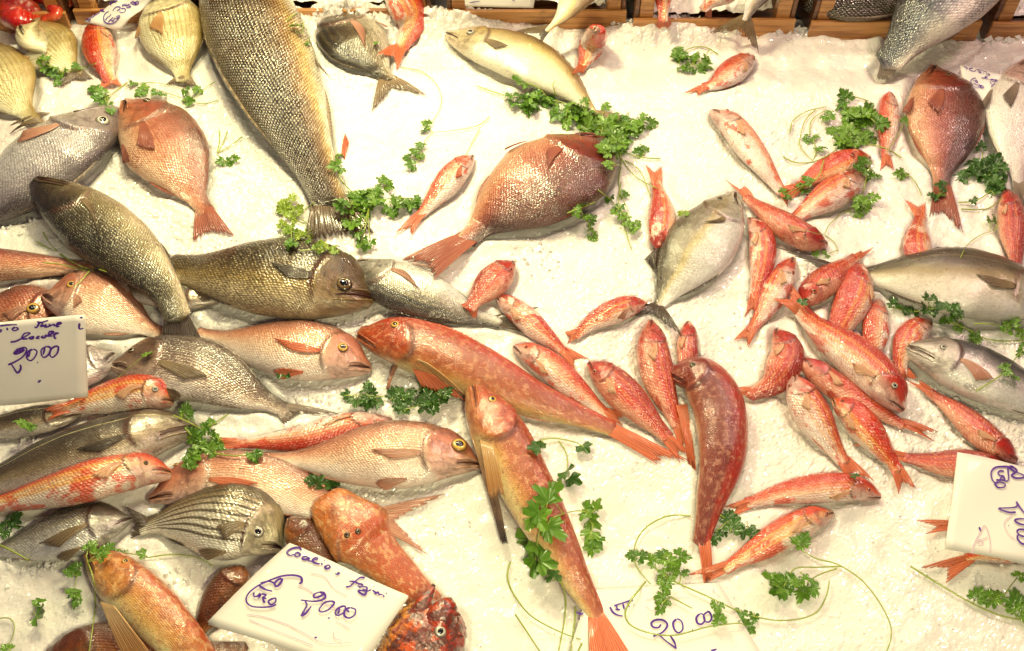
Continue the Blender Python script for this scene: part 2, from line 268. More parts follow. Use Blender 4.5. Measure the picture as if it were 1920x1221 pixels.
# ---------------------------------------------------------------- ice bed, a height field
def lattice(X, Y, cell, seed):
    r = np.random.default_rng(seed); G = r.random((400, 400)); x = X/cell+200; y = Y/cell+200
    i = np.floor(x).astype(int) % 399; j = np.floor(y).astype(int) % 399; fx = x-np.floor(x); fy = y-np.floor(y)
    fx = fx*fx*(3-2*fx); fy = fy*fy*(3-2*fy)
    return (G[i, j]*(1-fx)*(1-fy)+G[i+1, j]*fx*(1-fy)+G[i, j+1]*(1-fx)*fy+G[i+1, j+1]*fx*fy)-.5
def chips(X, Y, cell, seed):
    r = np.random.default_rng(seed); n = 700; J = r.random((n, n, 2)); T = r.normal(0, 1, (n, n, 3))
    gx = X/cell+n/2; gy = Y/cell+n/2; bi = np.floor(gx).astype(int); bj = np.floor(gy).astype(int)
    best = np.full(X.shape, 9.0); out = np.zeros(X.shape)
    for a in (-1, 0, 1):
        for b in (-1, 0, 1):
            i = np.clip(bi+a, 0, n-1); j = np.clip(bj+b, 0, n-1)
            dx = gx-(i+J[i, j, 0]); dy = gy-(j+J[i, j, 1]); d = dx*dx+dy*dy; k = d < best
            h = .5*T[i, j, 2]+.8*(T[i, j, 0]*dx+T[i, j, 1]*dy)
            best = np.where(k, d, best); out = np.where(k, h, out)
    return out
BX0, BX1, BY0, BY1 = -1.35, 1.35, -.66, .80
nx, ny = 900, 500
def edge_y(x):   # the crates' feet, slightly askew across the picture
    return .775 - .018*x
gx = np.linspace(BX0, BX1, nx); gy = np.linspace(BY0, BY1, ny); X, Y = np.meshgrid(gx, gy, indexing='ij')
rid = np.clip((Y-(edge_y(X)-.085))/.07, 0, 1); rid = rid*rid*(3-2*rid)
rsel = np.clip(.5+3*(lattice(X, Y, .16, 11)+.18), 0, 1)*np.clip((.62-X)*8, .15, 1)*np.clip((X+.72)*6, .1, 1)
fall = 1-np.clip((Y-(edge_y(X)-.02))/.03, 0, 1)
rough_ = .30+.9*np.clip(lattice(X, Y, .22, 5)*3, 0, 1)+2.6*rid*rsel
ICE = .010*lattice(X, Y, .18, 1)+.008*lattice(X, Y, .05, 2)+.003*lattice(X, Y, .018, 3)+rough_*.0011*chips(X, Y, .010, 4)+rough_*.0006*chips(X, Y, .0045, 9)+rid*rsel*(.034+.03*lattice(X, Y, .03, 8)+.006*chips(X, Y, .02, 31))
ICE = ICE-.012*(1-fall)
V = np.stack([X.ravel(), Y.ravel(), ICE.ravel()], 1)
idx = np.arange(nx*ny).reshape(nx, ny)
F = np.stack([idx[:-1, :-1], idx[1:, :-1], idx[1:, 1:], idx[:-1, 1:]], -1).reshape(-1, 4)
s = N('ice'); co = s.n('ShaderNodeTexCoord').outputs['Object']
n1 = s.noise(co, 9, 4); n2 = s.noise(co, 190, 4, .7); n3 = s.noise(co, 45, 4, .6)
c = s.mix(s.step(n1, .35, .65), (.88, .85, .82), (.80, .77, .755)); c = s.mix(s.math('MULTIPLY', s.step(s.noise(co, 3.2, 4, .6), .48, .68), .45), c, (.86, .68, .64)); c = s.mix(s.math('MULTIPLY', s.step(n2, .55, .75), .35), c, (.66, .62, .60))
vo = s.n('ShaderNodeTexVoronoi', feature='F1'); s.L(co, vo.inputs['Vector']); vo.inputs['Scale'].default_value = 160
nb = s.bump(vo.outputs['Distance'], .22, .0014); nb = s.bump(n2, .3, .0010, nb); nb = s.bump(n3, .3, .003, nb)
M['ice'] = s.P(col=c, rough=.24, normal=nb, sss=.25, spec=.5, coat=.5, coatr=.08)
s.b.inputs['Subsurface Radius'].default_value = (.6, .5, .45); s.b.inputs['Subsurface Scale'].default_value = .012
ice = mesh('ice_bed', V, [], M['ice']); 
me = bpy.data.meshes.new('ice_bed'); me.vertices.add(len(V)); me.vertices.foreach_set('co', V.ravel())
me.loops.add(F.size); me.loops.foreach_set('vertex_index', F.ravel().astype(np.int32)); me.polygons.add(len(F))
me.polygons.foreach_set('loop_start', np.arange(0, F.size, 4, dtype=np.int32)); me.polygons.foreach_set('loop_total', np.full(len(F), 4, np.int32))
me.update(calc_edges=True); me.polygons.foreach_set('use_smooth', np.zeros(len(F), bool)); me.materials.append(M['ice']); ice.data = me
ice['kind'] = 'structure'
# counter under the ice
V, F = [], []
def boxm(x0, x1, y0, y1, z0, z1):
    v = np.array([(x, y, z) for x in (x0, x1) for y in (y0, y1) for z in (z0, z1)])
    return v, [(0, 1, 3, 2), (4, 6, 7, 5), (0, 4, 5, 1), (2, 3, 7, 6), (0, 2, 6, 4), (1, 5, 7, 3)]
M['steel'] = plain('steel', (.42, .40, .38), .35, .8, 0, 20, .4, .2)
cn = mesh('counter', *boxm(-1.5, 1.5, -.72, 2.2, -.10, -.035), M['steel'], smooth=False); cn['kind'] = 'structure'
# low resolution height map used to let things settle on each other
HR = .005; hx = np.arange(BX0, BX1, HR); hy = np.arange(-.9, 1.3, HR)
HX, HY = np.meshgrid(hx, hy, indexing='ij')
HM = .010*lattice(HX, HY, .18, 1)+.008*lattice(HX, HY, .05, 2)
def hget(x, y):
    i = np.clip(((np.asarray(x)-BX0)/HR).astype(int), 0, len(hx)-1); j = np.clip(((np.asarray(y)+.9)/HR).astype(int), 0, len(hy)-1)
    return HM[i, j]
def drop(px, py, lift=0.0):
    z = 0.0
    for _ in range(5):
        p = at(px, py, z); z = .5*z+.5*(float(hget(p[0], p[1]))+lift)
    return at(px, py, z)

# ---------------------------------------------------------------- fish
PROF = {
 'bream': ([0, .03, .08, .15, .24, .35, .46, .6, .75, .87, .95, 1], [.05, .15, .27, .38, .47, .5, .49, .41, .26, .13, .10, .11], [.05, .13, .22, .31, .40, .46, .47, .39, .25, .13, .10, .11], .36, .27),
 'mullet': ([0, .03, .08, .15, .25, .4, .55, .7, .85, .95, 1], [.09, .24, .35, .43, .48, .5, .45, .35, .24, .19, .19], [.07, .15, .24, .33, .41, .46, .43, .33, .22, .18, .18], .66, .24),
 'gurnard': ([0, .02, .05, .09, .13, .18, .24, .30, .4, .55, .7, .85, .95, 1], [.12, .19, .26, .35, .41, .45, .48, .49, .48, .42, .33, .22, .16, .14], [.14, .22, .32, .40, .45, .49, .5, .47, .46, .40, .31, .21, .16, .14], .66, .24),
 'topgurnard': ([0, .02, .06, .12, .2, .3, .36, .42, .55, .7, .85, 1], [.26, .33, .36, .40, .45, .5, .49, .40, .33, .28, .22, .18], [.26, .33, .36, .40, .45, .5, .49, .40, .33, .28, .22, .18], .5, .38),
 'bass': ([0, .03, .08, .15, .25, .38, .52, .66, .8, .9, 1], [.09, .18, .27, .36, .45, .5, .48, .40, .27, .19, .17], [.08, .16, .25, .34, .43, .48, .46, .38, .26, .19, .17], .52, .27),
 'jack': ([0, .03, .08, .15, .28, .42, .56, .72, .86, .95, 1], [.07, .16, .25, .35, .46, .5, .45, .31, .15, .07, .06], [.06, .14, .22, .32, .43, .48, .44, .3, .14, .07, .06], .44, .24),
 'scorp': ([0, .05, .12, .25, .4, .6, .8, 1], [.22, .36, .46, .5, .48, .4, .3, .2], [.22, .36, .46, .5, .48, .4, .3, .2], .8, .5),
 'prawn': ([0, .1, .3, .6, .85, 1], [.12, .36, .5, .46, .34, .26], [.1, .36, .5, .46, .34, .26], .8, .4),
}
def smax(a): return a*a*(3-2*a)
FISHN = 0
SPECIES = {}
def fish(kind, mat, spine, W, side, label, tail=None, fork=.55, tm=None, eye=None, eyem='eye_gold', er=.05, ev=.66, eu=.45, roll=0, name=None,
         pec=(.24, 1), pecm=None, dorsal=(.3, .8, .07), anal=(.62, .82, .05), dm=None, sink=.25, lift=0, both=False, mouth=True, pxfins=(), cones=(), tk=None, group=None, cat=None, segs=False, spiky=0, zs=None, tailz=None, taillen=None, pelvic=True, hl=None):
    """spine: snout -> tail base in the photo; W: deepest body depth in the photo; side 'L'/'R': where the back is, walking from snout to tail"""
    global FISHN
    FISHN += 1; seed = FISHN*1.37
    ku, kd, kb, kt, uh = PROF[kind]
    if tk: kt = tk
    tm = tm or dict(bass='fin_grey', jack='fin_brown', bream='fin_pink').get(kind, 'fin_red')
    if kind == 'mullet' and not pecm: pecm = 'fin_mullet'
    if hl: uh = hl
    n, m = 88, 44
    S = catmull(spine, n)
    W = W*dict(mullet=.88, gurnard=.81, topgurnard=.95, jack=.88, bream=.95).get(kind, .94)
    if kind == 'mullet':
        if roll == 0: roll = [0, .35, -.3, .15, .5, -.15, .25][FISHN % 7]
        if eye is None and pec: eye = -1; er = .065; eyem = 'eye_red'
    mid = S[n//2]; tg = S[n//2+3]-S[n//2-3]; tg = tg/np.linalg.norm(tg); nn = np.array([-tg[1], tg[0]])
    Wm = np.linalg.norm(at(*(mid+nn*W/2))-at(*(mid-nn*W/2)))
    T0 = Wm*kt/2
    t = np.linspace(0, 1, n)**1.12
    S = np.stack([np.interp(t, np.linspace(0, 1, n), S[:, k]) for k in (0, 1)], 1)
    # settle on what lies beneath
    zc = np.full(n, T0)
    th = np.interp(t, ku, (np.array(kd)+np.array(kb)))*T0
    for it in range(3):
        C = np.array([at(S[i, 0], S[i, 1], zc[i]) for i in range(n)])
        Tn = np.gradient(C[:, :2], axis=0); Tn /= np.linalg.norm(Tn, axis=1)[:, None]; Nn = np.stack([-Tn[:, 1], Tn[:, 0]], 1)
        hh = np.interp(t, ku, (np.array(kd)+np.array(kb))/2)*Wm
        g = np.stack([hget(C[:, 0]+Nn[:, 0]*hh*q, C[:, 1]+Nn[:, 1]*hh*q) for q in (-.5, -.25, 0, .25, .5)])
        base = .5*g.max(0)+.5*g.mean(0)
        k = np.exp(-.5*((t[:, None]-t[None, :])/.13)**2); k /= k.sum(1)[:, None]
        base = k@base
        zc = base+lift+th*(1-sink*.7)
        if zs is not None: zc = np.interp(t, np.linspace(0, 1, len(zs)), zs)
    C = np.array([at(S[i, 0], S[i, 1], zc[i]) for i in range(n)])
    ds = np.r_[0, np.cumsum(np.linalg.norm(np.diff(C, axis=0), axis=1))]; L = ds[-1]
    T = np.gradient(C, axis=0); T /= np.linalg.norm(T, axis=1)[:, None]
    T = np.stack([np.convolve(np.pad(T[:, k], 4, 'edge'), np.ones(9)/9, 'valid') for k in range(3)], 1); T /= np.linalg.norm(T, axis=1)[:, None]
    Nl = np.cross([0, 0, 1], T); Nl /= np.linalg.norm(Nl, axis=1)[:, None]
    sd = 1 if side == 'L' else -1
    Nl = Nl*sd; Z = np.cross(T, Nl)*sd
    Dk = np.interp(t, ku, kd)*Wm; Bk = np.interp(t, ku, kb)*Wm
    k = np.exp(-.5*((t[:, None]-t[None, :])/.018)**2); k /= k.sum(1)[:, None]; Dk = k@Dk; Bk = k@Bk
    Hh = (Dk+Bk)/2; off = (Dk-Bk)/2*math.cos(roll); TH = Hh*kt
    TH = TH*np.interp(t, [0, .1, .3, .8, 1], [1.25, 1.1, 1, .9, .45]) if kind != 'scorp' else TH
    if abs(roll) > .7: TH = Hh*kt
    rf = abs(math.sin(roll))
    phi = np.linspace(0, 2*math.pi, m, endpoint=False)     # anatomical angle, 0 = back
    PP = np.where(phi > math.pi, 2*math.pi-phi, phi)
    vv = .5+.5*np.cos(phi)
    U, VV = np.meshgrid(t, vv, indexing='ij')
    gill = uh*(1-.35*((VV-.42)/.5)**2)
    dg = U-gill
    opr = np.clip((dg+.10)/.10, 0, 1)*(dg < 0)+np.where(dg >= 0, np.exp(-dg/.006), 0)
    sidef = np.clip(np.sin(PP)[None, :]*1.6, 0, 1)*np.clip((VV-.02)/.1, 0, 1)
    disp = opr*.055*Wm*.5*sidef
    crease = np.exp(-((dg-.006)/.011)**2)*sidef*np.clip((VV-.08)*8, 0, 1)*np.clip((.9-VV)*8, 0, 1)
    pre = np.exp(-((U-gill*.68)/.007)**2)*sidef*np.clip((VV-.1)*8, 0, 1)*np.clip((.62-VV)*8, 0, 1); disp -= pre*.008*Wm*.5; crease = np.maximum(crease, pre*.45)
    if mouth:
        ml = .58 if kind == 'bass' else .42
        mv = .40-U/(uh*ml)*.17
        mk = np.clip(.5*Wm/np.maximum(Hh, 1e-4), 1, 4)[:, None]; mo = np.exp(-((VV-mv)/((.034 if kind == 'bass' else .024)*mk))**2)*(U < uh*ml)*np.clip(1.3-U/(uh*ml), 0, 1)
        lip = np.exp(-((np.abs(VV-mv)-.05*mk)/(.03*mk))**2)*(U < uh*ml)*np.clip(1.1-U/(uh*ml), 0, 1); disp += lip*.018*Wm*.5; disp -= mo*.05*Wm*.5; crease = np.maximum(crease, mo)
    if segs:
        sg = np.abs(np.sin(U*math.pi*7))**.5; disp += (sg-.7)*.03*Wm; crease = np.maximum(crease, (sg < .25)*.4)
    # slight bellies, dents
    disp += Wm*.012*(np.sin(U*17+seed*3)*np.cos(3*phi)[None, :]*.5+np.sin(U*9+seed)*.5)
    if 'gurnard' in kind:
        rd = (np.abs(np.sin(PP*5.0))[None, :]**3*np.clip(1-abs(dg+.06)/.06, 0, 1)+np.abs(np.sin(U/uh*9+VV*5))**4*.6)*(dg < 0)*sidef; disp += rd*.016*Wm
    if spiky:
        rr = np.random.default_rng(FISHN); q = np.clip(rr.normal(0, 1, U.shape), -1, 2.5); disp += q*Wm*spiky
    head = np.clip(-dg/.02, 0, 1)
    ca = np.cos(phi+roll); sa = np.sin(phi+roll)
    r1 = Hh[:, None]+disp; r2 = TH[:, None]+disp
    ex = .92
    cx = np.sign(ca)*np.abs(ca)**ex; sx = np.sign(sa)*np.abs(sa)**ex
    Pt = C[:, None, :]+Nl[:, None, :]*(off[:, None]+r1*cx[None, :])[:, :, None]+Z[:, None, :]*(r2*sx[None, :])[:, :, None]
    nose = C[0]-T[0]*Hh[0]*.55; endp = C[-1]+T[-1]*Hh[-1]*.5
    V = np.vstack([Pt.reshape(-1, 3), nose, endp])
    F = gridfaces(n, m, True)
    for j in range(m): F.append((n*m, (j+1) % m, j)); F.append((n*m+1, (n-1)*m+j, (n-1)*m+(j+1) % m))
    if sd < 0: F = [f[::-1] for f in F]
    uv = np.vstack([np.stack([U.ravel(), VV.ravel()], 1), [[0, .45], [1, .5]]])
    Rm = .55*Wm*.5+.45*Hh; met = np.stack([np.repeat(ds[:, None], m, 1).ravel(), (PP[None, :]*Rm[:, None]).ravel()], 1)
    met = np.vstack([met, [[-.003, met[m//2, 1]], [L+.003, met[-1, 1]]]])
    z2 = np.zeros(2)
    at_ = dict(head=np.r_[head.ravel(), 1, 0], crease=np.r_[crease.ravel(), z2], seed=np.full(len(V), seed))
    org = C[n//2].copy(); org[2] = C[n//2, 2]-T0
    SP = dict(mullet=('red_mullet', 'red mullet', 'red mullets laid on the ice'), bream=('sea_bream', 'sea bream', 'sea breams laid on the ice'), topgurnard=('gurnard', 'gurnard', 'gurnards laid on the ice'), gurnard=('gurnard', 'gurnard', 'gurnards laid on the ice'),
              bass=('sea_bass', 'fish', 'large dark and silver fish on the ice'), jack=('amberjack', 'amberjack', 'amberjacks on the ice'), scorp=('scorpionfish', 'scorpionfish', None), prawn=('prawn', 'prawn', 'prawns in the crate'))[kind]
    root = empty(name or SP[0], org, label, cat or SP[1], group or SP[2])
    mesh('body', V, F, M[mat], root, org, uv=uv, uv2=met, attrs=at_); reg(V, F)
    def surf(u, v, o=0.0, far=False):
        i = np.clip(np.interp(u, t, np.arange(n)), 0, n-1.001); a = int(i); f = i-a
        ph = math.acos(max(-1, min(1, 2*v-1)));
        if far: ph = 2*math.pi-ph
        l = lambda A: A[a]*(1-f)+A[a+1]*f
        c_, s_ = math.cos(ph+roll), math.sin(ph+roll)
        nrm = l(Nl)*c_/max(l(Hh), 1e-4)+l(Z)*s_/max(l(TH), 1e-4); nrm /= np.linalg.norm(nrm)
        p = l(C)+l(Nl)*(l(off)+l(Hh)*math.copysign(abs(c_)**ex, c_))+l(Z)*(l(TH)*math.copysign(abs(s_)**ex, s_))
        return p+nrm*o, nrm, l(T)
    # ---- fins
    def fin(nm, G, fm, thick=.0009, jag=0.0):
        """G(a, r) -> point, a in 0..1 across, r in 0..1 outwards"""
        na, nr = 37, 9; P = []; UVs = []
        rr = np.random.default_rng(FISHN*7+len(nm))
        for i in range(na):
            a = i/(na-1); j_ = 1-jag*rr.random()*(1 if i % 3 else .3)
            for j in range(nr):
                r = j/(nr-1); p, up = G(a, r*j_); P.append(p+up*(.0006*math.sin(a*70)*r)); UVs.append((a, r))
        f = gridfaces(na, nr)
        o = mesh(nm, np.array(P), f, M[fm], root, org, uv=UVs)
        md = o.modifiers.new('thickness', 'SOLIDIFY'); md.thickness = thick; md.offset = 0
        return o
    up0 = np.array([0, 0, 1.0])
    if tail:
        (ax, ay), (bx, by) = tail
        A = drop(ax, ay, .004); B = drop(bx, by, .004)
        if tailz is not None: A = at(ax, ay, tailz); B = at(bx, by, tailz)
        e = C[-1]; Rn = Nl[-1]*Hh[-1]*.8
        b0, b1 = e+Rn-T[-1]*.016, e-Rn-T[-1]*.016
        if np.dot(A-B, Rn) < 0: A, B = B, A
        mt = (A+B)/2; notch = e+(mt-e)*fork
        def G(a, r):
            q = 2*a-1; tip = B if q > 0 else A; E = notch+(tip-notch)*abs(q)**1.35
            bp = b0*(1-a)+b1*a
            p = bp+(E-bp)*r; p = p+(e+(E-e)*.5-p)*0
            p = p+np.array([0, 0, 1])*math.sin(math.pi*r)*(.003+.002*math.sin(seed*5+q*3))
            bulge = math.sin(math.pi*r)*abs(q)**2*.06*np.linalg.norm(A-B); p = p+(Nl[-1]*(-np.sign(q)))*(-bulge*.0)
            return p, up0
        fin('tail_fin', G, tm, .0012, .16)
    if dorsal:
        u0, u1, hgt = dorsal
        def G(a, r):
            u = u0+(u1-u0)*a; p, nr_, tt = surf(u, .999); h = hgt*Wm*(math.sin(math.pi*min(1, a*1.05+.02))**.5)*(1-.35*a)*(1-.18*abs(math.sin(a*34)))
            d = nr_*.75+tt*.6; d[2] -= .15
            return p-nr_*.002+d*h*r, up0
        fin('dorsal_fin', G, dm or tm, .0012)
    if anal:
        u0, u1, hgt = anal
        def G(a, r):
            u = u0+(u1-u0)*a; p, nr_, tt = surf(u, .001); h = hgt*Wm*(math.sin(math.pi*min(1, a*1.02+.02))**.5)*(1-.5*a)
            return p-nr_*.002+(nr_*.7+tt*.7)*h*r, up0
        fin('anal_fin', G, dm or tm, .0012)
    if pec:
        pl = pec[0]*(.72 if kind == 'mullet' else 1); v0 = .40; wf = .07 if kind == 'mullet' else .10
        def G(a, r):
            q = 2*a-1; u = uh+.008+r*pl*(.6+.4*(q+1)/2); v = v0-.02*r-.16*pec[1]*r*r+q*(.030+wf*r*(1-.62*r))
            p, nr_, tt = surf(min(u, .98), max(.03, v), .0012+.0016*r*(1+math.sin(a*9)*.3)); return p, nr_
        fin('pectoral_fin', G, pecm or tm, .0009, .1)
    if pelvic and kind == 'bream':
        def G(a, r):
            q = 2*a-1; u = uh+.07+r*.14*(1-.3*q*q); v = .06-.02*r+q*(.015+.03*r)
            p, nr_, tt = surf(u, max(.004, v), .001+.006*r); return p, nr_
        fin('pelvic_fin', G, pecm or tm, .0009, .1)
    # ---- eyes
    if eye is not None:
        for eye in (eye if isinstance(eye, list) else [eye]):
            far = False
            if isinstance(eye, tuple):
                best = None
                for u in np.linspace(.02, uh, 30):
                    for v in np.linspace(.08, .98, 30):
                        for fr in (False, True):
                          p = surf(u, v, 0, fr)[0]; q = p-CAM; k = np.dot(q, FW); x = 960+q[0]/k*960/math.tan(HF/2); y = 610.5-np.dot(q, UPV)/k*960/math.tan(HF/2)
                          d = (x-eye[0])**2+(y-eye[1])**2+(400 if np.dot(surf(u, v, 0, fr)[1], p-CAM) > 0 else 0)
                          if best is None or d < best[0]: best = (d, u, v, fr)
                ue, ve, far = best[1:]
            else: ue, ve = uh*eu, ev
            p, nr_, tt = surf(ue, ve, 0, far); R = er*Wm*.92
            a1 = tt-nr_*np.dot(tt, nr_); a1 /= np.linalg.norm(a1); a2 = np.cross(nr_, a1)
            def dome(R, hgt, base, rings=7, k=22, asp=1.0):
                Vd = [p+nr_*(base+hgt)]; Ud = [(0, 0)]
                for i in range(1, rings+1):
                    f = i/rings
                    for j in range(k):
                        an = 2*math.pi*j/k; Vd.append(p+(a1*math.cos(an)*asp+a2*math.sin(an))*R*f+nr_*(base+hgt*math.sqrt(max(0, 1-f*f)))); Ud.append((f, j/k))
                Fd = [(0, 1+j, 1+(j+1) % k) for j in range(k)]
                for i in range(rings-1):
                    for j in range(k): Fd.append((1+i*k+j, 1+(i+1)*k+j, 1+(i+1)*k+(j+1) % k, 1+i*k+(j+1) % k))
                return np.array(Vd), Fd, Ud
            Vd, Fd, Ud = dome(R, R*.38, R*.04+.0004)
            eo = mesh('eye', Vd, Fd, M[eyem], root, org, uv=Ud)
            Vd, Fd, Ud = dome(R*.52, R*.22, R*.30+.0004, 5, 18, 1.12); po = mesh('pupil', Vd, Fd, M['pupil'], eo, org)
    if mouth and not roll > .7 and kind != 'prawn':
        uu = np.linspace(.004, uh*ml*.95, 12); lp = []
        for dv in (.05, -.06):
            pts = [nose+T[0]*Hh[0]*.12]+[surf(u, .40-u/(uh*ml)*.17+dv*float(np.clip(.5*Wm/max(np.interp(u, t, Hh), 1e-4), 1, 2.5)), .0006)[0] for u in uu]
            lp.append(tube(catmull(pts, 22), Wm*.5*np.interp(np.linspace(0, 1, 22), [0, .2, .8, 1], [.030, .036, .030, .010]), 7))
        Vl, Fl = join(lp); k_ = len(Vl)
        mesh('lips', Vl, Fl, M[mat], root, org, uv=np.tile([.05, .32], (k_, 1)), uv2=Vl[:, :2]*1.0, attrs=dict(head=np.ones(k_), crease=np.full(k_, .12), seed=np.full(k_, seed)))
        pts = [nose+T[0]*Hh[0]*.05]+[surf(u, .40-u/(uh*ml)*.17, .0008)[0] for u in uu]
        Vl, Fl = tube(catmull(pts, 20), Wm*.5*.016, 6); mesh('mouth', Vl, Fl, M['mouth'], root, org)
    for (nm, pa, pb, ra, rb) in cones:
        A0 = at(*pa); B0 = at(*pb); pts = catmull([A0, (A0+B0)/2+np.array([0, 0, .004]), B0], 14); pr = .00078*np.interp(np.linspace(0, 1, 14), [0, .5, .9, 1], [ra, (ra+rb)*.55, rb, rb*.3])
        rq = np.random.default_rng(int(pa[0])); V_, F_ = tube(pts, pr, 14); V_ = V_+rq.normal(0, .0007, V_.shape)
        k_ = len(V_); uvc = np.stack([np.full(k_, .1), np.tile(np.linspace(.2, .9, 14), k_//14)], 1); mc = np.stack([np.repeat(np.linspace(0, .06, 14), 14), np.tile(np.linspace(0, .05, 14), 14)], 1)
        mesh(nm, V_, F_, M[mat], root, org, uv=uvc, uv2=mc, attrs=dict(head=np.ones(k_), crease=np.zeros(k_), seed=np.full(k_, seed)))
    for (nm, pa, pb, ta, tb, fm) in pxfins:
        A0, B0, A1, B1 = [drop(q[0], q[1], .004) if len(q) < 3 else at(q[0], q[1], q[2]) for q in (pa, pb, ta, tb)]
        def G(a, r):
            p = (A0*(1-a)+B0*a)*(1-r)+(A1*(1-a)+B1*a)*r; p = p+up0*.006*math.sin(math.pi*r); return p, up0
        fin(nm, G, fm, .0012, .12)
    # ---- raise the height map
    for i in range(0, n, 1):
        c = C[i]; rad = Hh[i]
        i0 = int((c[0]-rad-BX0)/HR); i1 = int((c[0]+rad-BX0)/HR)+2; j0 = int((c[1]-rad+.9)/HR); j1 = int((c[1]+rad+.9)/HR)+2
        i0, j0 = max(i0, 0), max(j0, 0)
        if i1 <= i0 or j1 <= j0 or i0 >= len(hx) or j0 >= len(hy): continue
        sl = (slice(i0, i1), slice(j0, j1)); d2 = ((HX[sl]-c[0])**2+(HY[sl]-c[1])**2)/max(rad, 1e-4)**2
        top = np.where(d2 < 1, c[2]+TH[i]*np.sqrt(np.clip(1-d2, 0, 1)), -1); HM[sl] = np.maximum(HM[sl], top)
    return root
# ---------------------------------------------------------------- wooden crates behind the ice
def woodmat(name, base, dark):
    s = N(name); co = s.n('ShaderNodeTexCoord').outputs['Object']
    mp = s.n('ShaderNodeMapping'); s.L(co, mp.inputs[0]); mp.inputs['Scale'].default_value = (3, 60, 60)
    n1 = s.noise(mp.outputs[0], 2, 5, .6); n2 = s.noise(co, 14, 3)
    c = s.mix(s.step(n1, .4, .62), base, dark); c = s.mix(s.math('MULTIPLY', s.step(n2, .6, .7), .6), c, tuple(x*.3 for x in dark))
    return s.P(col=c, rough=.42, coat=.35, coatr=.2, normal=s.bump(n1, .4, .002))
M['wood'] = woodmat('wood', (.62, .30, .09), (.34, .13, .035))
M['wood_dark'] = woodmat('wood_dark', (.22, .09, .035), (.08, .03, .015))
def bevbox(x0, x1, y0, y1, z0, z1, b=.0015):
    v, f = boxm(x0, x1, y0, y1, z0, z1); return v, f
def chipmat_sheet(name, x0, x1, y0, y1, zf, label, parent=None):
    nx_, ny_ = max(8, int((x1-x0)/.005)), max(8, int((y1-y0)/.005))
    gx_ = np.linspace(x0, x1, nx_); gy_ = np.linspace(y0, y1, ny_); A, B = np.meshgrid(gx_, gy_, indexing='ij')
    Z = zf+.02*lattice(A, B, .06, 21)+.004*chips(A, B, .014, 22)
    o = mesh(name, np.stack([A.ravel(), B.ravel(), Z.ravel()], 1), gridfaces(nx_, ny_), M['ice'], smooth=False); o['kind'] = 'stuff'; return o
CR = [(-200, 136, 47), (150, 812, 42), (838, 1172, 44), (1184, 1484, 60), (1512, 1828, 64), (1846, 2240, 66)]
crl = ['wooden crate of prawns at the back left corner of the ice', 'long wooden crate behind the leaning price card and the biggest brown fish',
       'wooden crate behind the pale yellow amberjack, ice heaped against its slat', 'wooden crate with a dark forked tail and an orange tail hanging over its slat',
       'wooden crate holding a grey scaly fish, behind the blue backed bass', 'wooden crate at the back right corner past the blue backed bass']
for (xa, xb, yb), lb in zip(CR, crl):
    A = at(xa, yb+14, -.01); B = at(xb, yb+16, -.01); yy = (A[1]+B[1])/2
    h = .052; dpt = .34; top = .12
    org = np.array([(A[0]+B[0])/2, yy+dpt/2, -.03])
    r = empty('wooden_crate', org, lb, 'crate', 'wooden crates in a row behind the ice')
    ang = 0
    def part(nm, x0, x1, y0, y1, z0, z1, m='wood'):
        v, f = boxm(x0, x1, y0, y1, z0, z1); o = mesh(nm, v, f, M[m], r, org, smooth=False)
        bv = o.modifiers.new('bevel', 'BEVEL'); bv.width = .002; bv.segments = 2; return o
    part('slat', A[0], B[0], yy, yy+.009, -.03, h-.012)
    part('slat', A[0], B[0], yy, yy+.009, h+.075, h+.13)
    part('slat', A[0], B[0], yy+dpt, yy+dpt+.009, -.03, h+.02)
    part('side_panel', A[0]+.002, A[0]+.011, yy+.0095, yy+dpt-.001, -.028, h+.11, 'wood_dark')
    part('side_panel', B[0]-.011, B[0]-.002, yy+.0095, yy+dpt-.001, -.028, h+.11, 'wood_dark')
    part('corner_post', A[0]+.012, A[0]+.040, yy+.010, yy+.036, -.028, h+.13)
    part('corner_post', B[0]-.040, B[0]-.012, yy+.010, yy+.036, -.028, h+.13)
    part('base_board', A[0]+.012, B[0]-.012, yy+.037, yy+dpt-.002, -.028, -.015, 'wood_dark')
    if xa > -100 : 
        o = chipmat_sheet('crushed_ice', A[0]+.042, B[0]-.042, yy+.04, yy+dpt-.01, h-.018, ''); o['label'] = 'crushed ice filling the %s' % lb[:40].split(',')[0]; o['category'] = 'ice'
# raise the map where crates stand so that things hang over their slats
YC = .78; HM[(HY > YC)] = np.maximum(HM[(HY > YC)], .045)

# ================================================================ FISH (each list from the bottom of the pile upwards)
# contents of the crates
for sp, W, lb in [([(10, 10), (30, 34), (75, 40)], 34, 'left of the prawns in the crate, partly cut by the photo edge'), ([(60, -22), (95, 2), (104, 26), (80, 36)], 30, 'curled red prawn against the corner post of the crate'),
                  ([(-10, -8), (25, 2), (60, 18), (70, 34)], 30, 'long red prawn lying across the others in the crate'), ([(30, -30), (70, -14), (118, -10), (125, 12)], 30, 'uppermost prawn at the back of the prawn crate')]:
    fish('prawn', 'prawn', sp, W, 'R', lb, pec=None, dorsal=None, anal=None, segs=True, tail=None, mouth=False, zs=(.03, .045, .03))
fish('bass', 'grouper_brown', [(1480, -20), (1600, 0), (1760, -10)], 70, 'R', 'grey scaly fish lying inside the crate behind the blue backed bass', zs=(.05, .055, .05), name='sea_bass', pec=None)
fish('jack', 'jack_pale', [(1180, -140), (1110, -50), (1062, 20), (1026, 58)], 78, 'L', 'silver fish tail with dark fork hanging from the crate at top centre', tail=((948, 64), (1014, 84)), tm='fin_brown', zs=(.12, .115, .095, .075), pec=None, fork=.35, dorsal=None, anal=None)
